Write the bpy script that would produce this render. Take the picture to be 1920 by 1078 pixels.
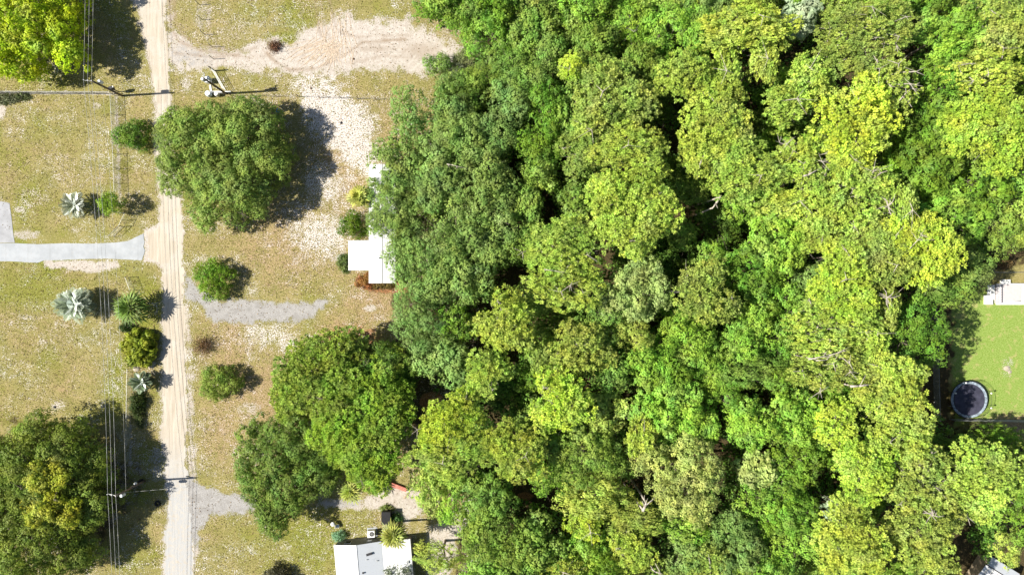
import bpy, math, random
import numpy as np

for o in list(bpy.data.objects): bpy.data.objects.remove(o)
scene = bpy.context.scene
COL = scene.collection
rad = math.radians

# ------------------------------------------------------------------ camera, sky, sun, exposure
H = 105.0            # camera height over the ground
S = 0.08             # metres per photograph pixel on the ground
cam_d = bpy.data.cameras.new('camera'); cam = bpy.data.objects.new('camera', cam_d); COL.objects.link(cam)
cam.location = (0, 0, H); cam.rotation_euler = (0, 0, 0)
cam_d.sensor_width = 36; cam_d.angle = 2*math.atan(960*S/H); cam_d.clip_end = 3000; cam_d.clip_start = 0.5
scene.camera = cam
SUN_EL = 45.0
sun_from = (-1.0, -0.06)                      # the sun stands to the left of the picture
world = bpy.data.worlds.new('World'); scene.world = world; world.use_nodes = True
nt = world.node_tree; nt.nodes.clear()
sky = nt.nodes.new('ShaderNodeTexSky'); sky.sky_type = 'NISHITA'; sky.sun_disc = False
sky.sun_elevation = rad(SUN_EL); sky.sun_rotation = math.atan2(sun_from[0], sun_from[1])
bg = nt.nodes.new('ShaderNodeBackground'); bg.inputs[1].default_value = 0.06
wo = nt.nodes.new('ShaderNodeOutputWorld')
nt.links.new(sky.outputs[0], bg.inputs[0]); nt.links.new(bg.outputs[0], wo.inputs[0])
sd = bpy.data.lights.new('sun', 'SUN'); sd.energy = 5.0; sd.angle = rad(0.55); sd.color = (1.0, 0.955, 0.86)
sun = bpy.data.objects.new('sun', sd); COL.objects.link(sun)
from mathutils import Vector, Matrix, Euler
_d = Vector((-sun_from[0], -sun_from[1], 0)).normalized()*math.cos(rad(SUN_EL)) + Vector((0, 0, -math.sin(rad(SUN_EL))))
sun.rotation_euler = _d.to_track_quat('-Z', 'Y').to_euler()
scene.view_settings.view_transform = 'Standard'; scene.view_settings.look = 'None'
scene.view_settings.exposure = 0.85; scene.view_settings.gamma = 1.0
scene.render.engine = 'CYCLES'
scene.cycles.max_bounces = 5; scene.cycles.diffuse_bounces = 2; scene.cycles.transmission_bounces = 3
scene.cycles.transparent_max_bounces = 6; scene.cycles.use_denoising = True

def W(px, py, z=0.0):
    k = S*(H-z)/H
    return ((px-960)*k, (539-py)*k, z)

# ------------------------------------------------------------------ material helpers
class N:
    def __init__(s, name):
        s.m = bpy.data.materials.new(name); s.m.use_nodes = True; s.t = s.m.node_tree; s.t.nodes.clear()
        s.out = s.t.nodes.new('ShaderNodeOutputMaterial')
    def n(s, kind, **kw):
        x = s.t.nodes.new('ShaderNode'+kind)
        for k, v in kw.items(): setattr(x, k, v)
        return x
    def l(s, a, b): s.t.links.new(a, b)
    def val(s, sock, v):
        if isinstance(v, (int, float)): sock.default_value = v
        elif isinstance(v, (tuple, list)): sock.default_value = tuple(v)+(1,)*(4-len(v)) if len(sock.default_value) == 4 else v
        else: s.l(v, sock)
    def math(s, op, a, b=0.0, c=None, clamp=False):
        x = s.n('Math', operation=op); x.use_clamp = clamp
        s.val(x.inputs[0], a); s.val(x.inputs[1], b)
        if c is not None: s.val(x.inputs[2], c)
        return x.outputs[0]
    def mix(s, f, a, b, mode='MIX'):
        x = s.n('Mix', data_type='RGBA', blend_type=mode); x.clamp_factor = True
        s.val(x.inputs[0], f); s.val(x.inputs[6], a); s.val(x.inputs[7], b)
        return x.outputs[2]
    def pos(s): return s.n('NewGeometry').outputs['Position']
    def noise(s, scale, detail=3.0, rough=0.55, vec=None, dist=0.0, out=0):
        x = s.n('TexNoise'); x.inputs['Scale'].default_value = scale; x.inputs['Detail'].default_value = detail
        x.inputs['Roughness'].default_value = rough; x.inputs['Distortion'].default_value = dist
        s.l(vec if vec is not None else s.pos(), x.inputs['Vector'])
        return x.outputs[out]
    def step(s, v, lo, hi):
        x = s.n('MapRange', interpolation_type='SMOOTHSTEP'); s.val(x.inputs[0], v)
        x.inputs[1].default_value = lo; x.inputs[2].default_value = hi
        return x.outputs[0]
    def bsdf(s, col, rough=0.8, metal=0.0, bump=None, bstr=0.3, bdist=0.05, spec=0.3):
        b = s.n('BsdfPrincipled'); s.val(b.inputs['Base Color'], col); s.val(b.inputs['Roughness'], rough)
        b.inputs['Metallic'].default_value = metal; b.inputs['Specular IOR Level'].default_value = spec
        if bump is not None:
            u = s.n('Bump'); u.inputs['Strength'].default_value = bstr; u.inputs['Distance'].default_value = bdist
            s.l(bump, u.inputs['Height']); s.l(u.outputs[0], b.inputs['Normal'])
        s.l(b.outputs[0], s.out.inputs[0]); return b

def plain(name, col, rough=0.7, metal=0.0, var=0.25, scale=3.0, spec=0.3):
    m = N(name); f = m.noise(scale, 4)
    c = m.mix(m.step(f, 0.3, 0.7), tuple(c*(1-var) for c in col), tuple(min(1, c*(1+var*.6)) for c in col))
    m.bsdf(c, rough, metal, bump=m.noise(scale*6, 3), bstr=0.15, bdist=0.02, spec=spec)
    return m.m

def foliage(name, trans=0.3, var=0.22, gloss=0.0):
    m = N(name)
    oi = m.n('ObjectInfo'); at = m.n('Attribute', attribute_name='tint')
    big = m.noise(0.45, 2); fine = m.noise(5.0, 2)
    v = m.math('ADD', m.math('MULTIPLY', m.math('SUBTRACT', big, 0.5), 1.0), m.math('MULTIPLY', m.math('SUBTRACT', fine, 0.5), 0.9))
    v = m.math('ADD', 1.0, m.math('MULTIPLY', v, var*2.2))
    v = m.math('MULTIPLY', v, at.outputs['Fac'])
    hsv = m.n('HueSaturation'); m.l(oi.outputs['Color'], hsv.inputs['Color'])
    m.l(m.math('ADD', 0.5, m.math('MULTIPLY', m.math('SUBTRACT', m.noise(0.5, 3), 0.5), 0.13)), hsv.inputs['Hue'])
    m.l(m.step(m.noise(0.33, 3), -.9, .62), hsv.inputs['Saturation']); m.l(v, hsv.inputs['Value'])
    d = m.n('BsdfDiffuse'); m.l(hsv.outputs[0], d.inputs[0])
    t = m.n('BsdfTranslucent'); m.l(m.mix(1.0, hsv.outputs[0], (1.0, 1.05, 0.5), 'MULTIPLY'), t.inputs[0])
    ms = m.n('MixShader'); ms.inputs[0].default_value = trans; m.l(d.outputs[0], ms.inputs[1]); m.l(t.outputs[0], ms.inputs[2])
    g = m.n('BsdfGlossy'); g.inputs['Roughness'].default_value = 0.45; g.inputs[0].default_value = (0.9, 0.95, 0.9, 1)
    fr = m.n('Fresnel'); fr.inputs[0].default_value = 1.38
    ms2 = m.n('MixShader'); m.l(m.math('MULTIPLY', fr.outputs[0], 0.25+gloss), ms2.inputs[0]); m.l(ms.outputs[0], ms2.inputs[1]); m.l(g.outputs[0], ms2.inputs[2])
    m.l(ms2.outputs[0], m.out.inputs[0])
    return m.m

MAT = dict(
    leaf=foliage('leaf_foliage', 0.30), needle=foliage('needle_foliage', 0.25, 0.16),
    palm=foliage('palm_foliage', 0.22, 0.2, 0.4),
    bark=plain('grey_bark', (0.20, 0.165, 0.125), 0.9, var=0.4, scale=4),
    pale_bark=plain('pale_bark', (0.42, 0.37, 0.31), 0.9, var=0.3, scale=4),
    white_metal=None, pole=plain('weathered_pole_wood', (0.15, 0.115, 0.085), 0.9, var=0.35, scale=2),
    galv=plain('galvanised_steel', (0.42, 0.42, 0.40), 0.45, 0.5, var=0.15),
    dark=plain('dark_steel', (0.025, 0.025, 0.03), 0.6), black=plain('black_plastic', (0.012, 0.012, 0.013), 0.55),
    white=plain('white_paint', (0.78, 0.78, 0.76), 0.5, var=0.06), can=plain('grey_transformer_paint', (0.62, 0.64, 0.66), 0.4, var=0.05),
    wire=plain('aluminium_wire', (0.45, 0.45, 0.44), 0.5, 0.3), grey_wall=plain('grey_siding', (0.20, 0.20, 0.18), 0.8, var=0.12),
    red=plain('faded_red_boards', (0.55, 0.20, 0.15), 0.8, var=0.3, scale=5), brown=plain('brown_twigs', (0.16, 0.10, 0.06), 0.9, var=0.5),
    glass=plain('dark_window_glass', (0.03, 0.035, 0.04), 0.15, spec=0.5), barrel=plain('pale_blue_plastic', (0.55, 0.66, 0.76), 0.5, var=0.05),
    rust=plain('rusty_litter', (0.42, 0.17, 0.06), 0.9, var=0.45, scale=4), tan_wood=plain('tan_boards', (0.42, 0.33, 0.22), 0.8),
    blue=plain('bright_blue_rubber', (0.03, 0.22, 0.65), 0.4, var=0.05), rock=plain('limestone', (0.40, 0.35, 0.27), 0.9, var=0.2),
    mat=plain('dark_mesh_fabric', (0.045, 0.045, 0.07), 0.75, var=0.35, scale=1.2), pad=plain('pale_blue_vinyl', (0.30, 0.36, 0.42), 0.5, var=0.5),
)

# ------------------------------------------------------------------ generic mesh helpers
def tag(o, label=None, cat=None, group=None, kind=None):
    if label: o['label'] = label
    if cat: o['category'] = cat
    if group: o['group'] = group
    if kind: o['kind'] = kind
    return o

def empty(name, loc, rz=0.0):
    o = bpy.data.objects.new(name, None); COL.objects.link(o); o.location = loc; o.rotation_euler = (0, 0, rz)
    o.empty_display_size = 0.5
    return o

def quads_mesh(name, V, tint=None, k=4):
    """V: (n,k,3) array of separate faces"""
    V = np.ascontiguousarray(V, dtype=np.float32); n = len(V)
    me = bpy.data.meshes.new(name)
    me.vertices.add(n*k); me.vertices.foreach_set('co', V.reshape(-1))
    me.loops.add(n*k); me.loops.foreach_set('vertex_index', np.arange(n*k, dtype=np.int32))
    me.polygons.add(n); me.polygons.foreach_set('loop_start', np.arange(0, n*k, k, dtype=np.int32))
    me.update(calc_edges=True)
    if tint is not None:
        a = me.attributes.new('tint', 'FLOAT', 'FACE'); a.data.foreach_set('value', np.asarray(tint, dtype=np.float32))
    return me

class MB:
    """collects simple solids into one mesh"""
    def __init__(s): s.v = []; s.f = []
    def add(s, vs, fs):
        b = len(s.v); s.v += [tuple(v) for v in vs]; s.f += [tuple(i+b for i in f) for f in fs]
    def box(s, c, size, rz=0.0, rx=0.0):
        x, y, z = (q/2 for q in size); m = Matrix.Rotation(rz, 3, 'Z') @ Matrix.Rotation(rx, 3, 'X'); c = Vector(c)
        vs = [c + m @ Vector((a*x, b*y, d*z)) for a in (-1, 1) for b in (-1, 1) for d in (-1, 1)]
        s.add(vs, [(0, 1, 3, 2), (4, 6, 7, 5), (0, 4, 5, 1), (2, 3, 7, 6), (0, 2, 6, 4), (1, 5, 7, 3)])
    def prism(s, pts, z0, z1):
        n = len(pts); a = sum(pts[i][0]*pts[(i+1) % n][1]-pts[(i+1) % n][0]*pts[i][1] for i in range(n))
        if a < 0: pts = pts[::-1]
        vs = [(p[0], p[1], z0 if len(p) < 3 else p[2]-(z1-z0)) for p in pts] + [(p[0], p[1], z1 if len(p) < 3 else p[2]) for p in pts]
        s.add(vs, [tuple(range(n-1, -1, -1)), tuple(range(n, 2*n))] + [(i, (i+1) % n, n+(i+1) % n, n+i) for i in range(n)])
    def tube(s, p0, p1, r0, r1=None, n=8, caps=True):
        r1 = r0 if r1 is None else r1; p0 = Vector(p0); p1 = Vector(p1); d = (p1-p0)
        if d.length < 1e-6: return
        q = d.to_track_quat('Z', 'Y'); vs = []
        for p, r in ((p0, r0), (p1, r1)):
            for i in range(n):
                t = 2*math.pi*i/n; vs.append(p + q @ Vector((r*math.cos(t), r*math.sin(t), 0)))
        fs = [(i, (i+1) % n, n+(i+1) % n, n+i) for i in range(n)]
        if caps: fs += [tuple(range(n-1, -1, -1)), tuple(range(n, 2*n))]
        s.add(vs, fs)
    def path(s, pts, r, n=6):
        for i in range(len(pts)-1):
            a = r[i] if isinstance(r, (list, tuple)) else r; b = r[i+1] if isinstance(r, (list, tuple)) else r
            s.tube(pts[i], pts[i+1], a, b, n)
    def dome(s, c, r, rz, n=12, m=4):
        c = Vector(c); vs = []; fs = []
        for j in range(m+1):
            ph = (math.pi/2)*j/m
            for i in range(n):
                t = 2*math.pi*i/n; vs.append(c + Vector((r*math.cos(ph)*math.cos(t), r*math.cos(ph)*math.sin(t), rz*math.sin(ph))))
        for j in range(m):
            for i in range(n): fs.append((j*n+i, j*n+(i+1) % n, (j+1)*n+(i+1) % n, (j+1)*n+i))
        s.add(vs, fs)
    def build(s, name, mat, parent=None, smooth=False, bevel=0.0):
        me = bpy.data.meshes.new(name); me.from_pydata([tuple(v) for v in s.v], [], s.f); me.update()
        o = bpy.data.objects.new(name, me); COL.objects.link(o); me.materials.append(mat)
        if smooth: me.polygons.foreach_set('use_smooth', [True]*len(me.polygons))
        if bevel > 0:
            md = o.modifiers.new('bevel', 'BEVEL'); md.width = bevel; md.segments = 2; md.limit_method = 'ANGLE'
        if parent is not None: o.parent = parent
        return o

def link(name, me, mat, parent=None, color=None):
    o = bpy.data.objects.new(name, me); COL.objects.link(o)
    if not me.materials: me.materials.append(mat)
    if parent is not None: o.parent = parent
    if color is not None: o.color = tuple(color)+(1.0,)
    return o

def blobs(rng, n, size, squash=0.6):
    """n irregular pebbles as faces (for small stones)"""
    return
# ------------------------------------------------------------------ ground masks (where sand, grass, gravel lie)
def grid_axis(lo, hi, step, far):
    core = np.arange(lo, hi+step/2, step); out = []
    d = step; x = hi
    while x < far: d *= 1.5; x += d; out.append(x)
    d = step; x = lo; left = []
    while x > -far: d *= 1.5; x -= d; left.append(x)
    return np.array(left[::-1] + list(core) + out)
GX = grid_axis(-84, 84, 0.2, 700); GY = grid_axis(-50, 50, 0.2, 700)
XX, YY = np.meshgrid(GX, GY); PX = XX/S+960; PY = 539-YY/S
_rg = np.random.default_rng(5)
def vnoise(cell, seed):
    r = np.random.default_rng(seed); g = r.random((400, 400))
    u = np.abs(PX/cell+57.3); v = np.abs(PY/cell+91.7); i = np.floor(u).astype(int); j = np.floor(v).astype(int); fu = u-i; fv = v-j
    fu = fu*fu*(3-2*fu); fv = fv*fv*(3-2*fv); i %= 399; j %= 399
    return (g[j, i]*(1-fu)+g[j, i+1]*fu)*(1-fv)+(g[j+1, i]*(1-fu)+g[j+1, i+1]*fu)*fv
NB = vnoise(60, 1)*.6+vnoise(25, 2)*.4; NM = vnoise(14, 3)*.6+vnoise(6, 4)*.4; NF = vnoise(30, 6)
def sdf(pts):
    """signed distance in px, positive inside"""
    P = np.array(pts, float); n = len(P); d = np.full(PX.shape, 1e9); ins = np.zeros(PX.shape, bool)
    for a in range(n):
        x0, y0 = P[a]; x1, y1 = P[(a+1) % n]; ex, ey = x1-x0, y1-y0; L = ex*ex+ey*ey+1e-9
        t = np.clip(((PX-x0)*ex+(PY-y0)*ey)/L, 0, 1); d = np.minimum(d, np.hypot(PX-x0-t*ex, PY-y0-t*ey))
        c = ((y0 > PY) != (y1 > PY)) & (PX < (x1-x0)*(PY-y0)/((y1-y0) if abs(y1-y0) > 1e-9 else 1e-9)+x0); ins ^= c
    return np.where(ins, d, -d)
def sm(x): x = np.clip(x, 0, 1); return x*x*(3-2*x)
def area(pts, soft=10, rag=12): return sm((sdf(pts)+(NM-.5)*rag*2)/soft*.5+.5)
def blob(cx, cy, rx, ry, soft=0.5, rag=0.6):
    r = np.hypot((PX-cx)/rx, (PY-cy)/ry); return sm((1-r+(NM-.5)*rag)/soft*.5+.5)
def line(pts, w, soft=3, rag=2):
    d = np.full(PX.shape, 1e9)
    for (x0, y0), (x1, y1) in zip(pts[:-1], pts[1:]):
        ex, ey = x1-x0, y1-y0; L = ex*ex+ey*ey+1e-9; t = np.clip(((PX-x0)*ex+(PY-y0)*ey)/L, 0, 1); d = np.minimum(d, np.hypot(PX-x0-t*ex, PY-y0-t*ey))
    return sm((w-d+(NM-.5)*rag*2)/soft*.5+.5)
def mx(*a):
    r = a[0]
    for b in a[1:]: r = np.maximum(r, b)
    return r

LANE_L = [(246, -160), (248, 0), (262, 50), (274, 100), (282, 150), (288, 210), (291, 300), (296, 360), (296, 420), (272, 436), (272, 488), (300, 500), (302, 560), (301, 650), (299, 800), (305, 870), (312, 950), (306, 1000), (305, 1240)]
LANE_R = [(368, 1240), (365, 1078), (362, 1000), (356, 930), (350, 850), (352, 750), (352, 650), (346, 560), (345, 450), (338, 360), (330, 290), (324, 200), (320, 120), (313, 60), (312, 0), (310, -160)]
LANE = LANE_L + LANE_R
CLEAR = [(312, 10), (330, 55), (350, 78), (385, 92), (440, 97), (470, 78), (520, 72), (545, 88), (565, 60), (590, 45), (640, 28), (700, 40), (760, 35), (800, 60), (850, 80), (880, 110), (850, 135), (790, 138), (690, 132), (640, 142), (600, 150), (540, 142), (500, 132), (400, 132), (330, 128), (314, 120)]
lane = area(LANE, 12, 6)
sand = mx(lane*0.85, area(CLEAR, 26, 16)*1.0, blob(560, 160, 90, 30, 1)*.35, blob(440, 60, 60, 40, 1)*.35, blob(620, 400, 90, 120, 1)*.25, blob(520, 640, 100, 50, 1)*.3, blob(450, 800, 60, 90, 1)*.22, blob(820, 90, 60, 50, 1)*.5,
          area([(345, 540), (352, 1078), (372, 1078), (372, 990), (400, 960), (372, 900), (362, 700), (360, 600), (352, 540)], 8, 8)*0.6,
          area([(270, 432), (300, 415), (345, 420), (345, 500), (268, 492)], 6, 5)*0.9,
          area([(85, 489), (215, 487), (225, 500), (180, 512), (120, 503), (85, 500)], 6, 6)*0.85,
          area([(740, 905), (790, 925), (790, 965), (760, 985), (735, 965), (690, 955), (600, 950), (600, 935), (680, 935)], 8, 7)*0.8,
          area([(800, 985), (850, 960), (880, 930), (905, 925), (890, 985), (860, 1010), (845, 1080), (795, 1078)], 8, 9)*0.75,
          blob(150, 392-270+270-5, 1, 1)*0, blob(38, 393, 18, 8)*0.6, blob(45, 440, 35, 10)*0.55, blob(380, 30, 22, 30)*0.45, blob(105, 762, 16, 10)*.55, blob(2, 210, 10, 16)*.8,
          blob(466, 765, 26, 14)*0.5, blob(640, 485, 16, 12)*0.6, blob(395, 150, 30, 12)*0.3, blob(350, 160, 9, 16)*0.6, blob(182, 200, 10, 8)*.5,
          blob(695, 578, 14, 8)*0.7, blob(100, 900, 130, 90)*0.15, blob(1888, 690, 10, 22)*0.4, blob(1895, 680, 8, 8)*.5,
          line([(-20, 174), (110, 175), (216, 176), (221, 182)], 2.6, 3, 2)*.75, line([(218, 178), (222, 300), (225, 385)], 4.5, 4, 2)*.55, line([(246, 800), (244, 880)], 4, 4, 3)*.5)
white = mx(NF*.30*(PX < 900)*(1-line([(0,0),(0,1)],1)*0),
           area([(556, 150), (610, 150), (665, 190), (695, 230), (706, 290), (700, 318), (665, 322), (640, 300), (600, 262), (575, 210)], 40, 26)*0.95,
           blob(610, 205, 38, 45, .8)*0.8, blob(690, 300, 26, 40, .8)*0.6, blob(600, 440, 62, 48, .9)*0.62, blob(610, 345, 45, 50, .9)*0.55, blob(560, 400, 45, 40, .9)*0.4,
           blob(640, 380, 30, 30, .9)*.35, blob(500, 625, 60, 28, .8)*0.5, blob(540, 645, 18, 22)*0.5, blob(620, 262, 40, 60, 1)*0.35,
           area([(318, 1000), (345, 985), (358, 1020), (362, 1240), (318, 1240)], 12, 8)*0.9, blob(95, 462, 1, 1)*0, blob(350, 690, 1, 1)*0,
           blob(40, 215, 36, 60, 1)*0.25, blob(190, 270, 40, 60, 1)*.25, blob(260, 390, 30, 70, 1)*.2, blob(210, 690, 30, 70, .9)*.28, blob(190, 620, 22, 40, 1)*.25)
green = mx(np.clip(NB-.38, 0, 1)*2.0*(PX < 330), np.clip(NB-.48, 0, 1)*1.3*(PX < 760), blob(600, 1000, 110, 70, .9)*.9, blob(500, 1010, 90, 60, 1)*.55, blob(560, 25, 40, 40, .8)*0.8, blob(535, 72, 40, 14, .7)*.8, blob(470, 20, 50, 30, 1)*0.5, blob(740, 20, 60, 28, 1)*0.55, blob(800, 85, 20, 8)*0.6, blob(705, 48, 12, 12)*.5,
           blob(700, 160, 60, 18, 1)*0.4, blob(480, 150, 55, 16, 1)*0.45, blob(70, 235, 30, 30, 1)*0.5, blob(110, 262, 40, 30, 1)*0.4, blob(60, 375, 50, 40, 1)*0.5, blob(75, 390, 30, 14)*.5,
           blob(40, 545, 110, 50, 1)*0.7, blob(120, 530, 70, 22, 1)*.6, blob(60, 620, 90, 80, 1)*0.45, blob(30, 720, 60, 50, 1)*0.35, blob(230, 505, 60, 22, 1)*0.5, blob(260, 30, 20, 60, 1)*.4,
           area([(480, 965), (610, 950), (700, 960), (700, 1010), (620, 1000), (612, 1078), (480, 1078)], 40, 25)*0.6, blob(595, 1030, 25, 60, .7)*0.85, blob(560, 1020, 40, 30, 1)*.5,
           blob(440, 1000, 40, 40, 1)*0.3, blob(280, 1020, 20, 60, 1)*.4, blob(575, 520, 60, 18, 1)*.35, blob(500, 465, 40, 20, 1)*0.2, blob(100, 175, 70, 20, 1)*.3, blob(165, 165, 40, 14, 1)*.4,
           blob(210, 350, 12, 70, 1)*.45, blob(30, 300, 40, 60, 1)*.3)
lush = mx(area([(1783, 540), (1960, 560), (1960, 800), (1783, 800)], 14, 8)*(0.75+0.35*(NB-.5)), blob(1830, 640, 60, 50, 1)*.3)
brown = mx(vnoise(45, 9)*.40*(PX < 900), blob(700, 560, 55, 70, 1)*0.7, blob(730, 230, 50, 100, 1)*0.45, blob(640, 620, 60, 50, 1)*0.55, blob(430, 640, 70, 80, 1)*0.6, blob(480, 740, 90, 110, 1)*0.6, blob(420, 800, 60, 90, 1)*0.55, blob(560, 450, 150, 100, 1)*.6, blob(640, 300, 80, 170, 1)*.65,
           blob(700, 340, 20, 60, 1)*0.6, blob(660, 400, 24, 80, 1)*.4, blob(505, 420, 30, 26, 1)*0.45, blob(420, 450, 60, 50, 1)*.3, blob(1900, 795, 50, 20, 1)*.8, blob(90, 205, 60, 10, 1)*.2, blob(735, 975, 45, 30, 1)*.5,
           blob(300, 560, 10, 100, 1)*.3)
orange = mx(blob(735, 535, 60, 14, .6)*0.8, blob(692, 527, 16, 12)*0.7, blob(660, 650, 60, 36, .6)*0.8, blob(580, 860, 80, 80, .5)*0.5, blob(410, 112, 26, 9)*0.4, blob(435, 120, 8, 5)*.7, blob(640, 95, 22, 12)*0.4,
            area([(745, 560), (770, 560), (770, 300), (850, 170), (900, 60), (870, -80), (2000, -80), (2000, 470), (1870, 500), (1780, 560), (1780, 810), (2000, 830), (2000, 1240), (850, 1240), (860, 1010), (900, 920), (800, 900), (770, 800), (740, 680)], 20, 20)*0.9*0,
            blob(75, 920, 190, 130, .4)*0.45, blob(60, 50, 130, 90, .4)*0.2, blob(440, 330, 60, 60, .4)*.3, blob(1815, 830, 60, 30, .5)*.6)
gravel = mx(area([(350, 520), (375, 545), (405, 562), (470, 563), (550, 570), (609, 565), (607, 580), (575, 600), (520, 603), (470, 604), (430, 606), (400, 598), (378, 575), (350, 560)], 16, 9)*1.1,
            area([(352, 890), (380, 912), (430, 925), (480, 940), (484, 958), (430, 962), (395, 965), (375, 990), (368, 1020), (345, 985), (320, 1000), (312, 960), (340, 920)], 16, 9)*1.05, blob(640, 942, 60, 10, .6)*0.6,
            area([(0, 372), (19, 378), (27, 440), (30, 458), (-30, 458), (-30, 372)], 4, 2)*0.3, area([(318, 70), (400, 100), (400, 130), (320, 125)], 16, 8)*0.5, blob(300, 870, 25, 40)*.5, blob(330, 970, 25, 60, .8)*.6,
            blob(245, 910, 60, 60, .8)*.3, line([(60, 462), (70, 440), (30, 445)], 6)*.3)
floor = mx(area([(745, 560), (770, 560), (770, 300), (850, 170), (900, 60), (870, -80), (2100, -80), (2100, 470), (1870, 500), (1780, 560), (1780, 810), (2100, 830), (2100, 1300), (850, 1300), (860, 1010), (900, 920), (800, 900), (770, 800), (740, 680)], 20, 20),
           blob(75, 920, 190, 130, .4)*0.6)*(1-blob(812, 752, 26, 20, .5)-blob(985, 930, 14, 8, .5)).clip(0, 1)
orange = mx(orange, blob(812, 752, 28, 22, .5), blob(985, 930, 18, 9, .5), blob(1810, 832, 50, 16, .5)*.8)
rut = mx(line([(318, -20), (320, 50), (334, 78), (380, 96), (470, 108)], 1.6, 4, 3)*.8, line([(326, -20), (328, 40), (345, 70), (390, 88), (470, 98)], 1.6, 4, 3)*.6, line([(256, 10), (276, 80), (284, 150)], 1.5, 3, 3)*.5,
         line([(312, 380), (314, 600), (314, 860)], 1.5, 3, 3)*.5, line([(336, 380), (340, 600), (340, 860)], 1.5, 3, 3)*.5, line([(590, 0), (600, 60), (625, 110)], 1.4, 4, 3)*.6, line([(600, 0), (612, 60), (636, 104)], 1.4, 4, 3)*.6,
         line([(618, 0), (630, 55), (665, 70), (770, 66)], 1.4, 4, 3)*.6, line([(500, 100), (515, 115), (545, 132), (590, 130), (640, 108), (680, 80), (760, 74)], 1.8, 4, 3)*.9, line([(480, 90), (440, 104), (400, 108), (330, 100)], 1.5, 4, 3)*.6,
         line([(650, 120), (720, 105), (800, 112)], 1.5, 4, 3)*.5, blob(790, 95, 30, 12, .8)*.5, blob(700, 92, 40, 6, .8)*.4)

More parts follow.
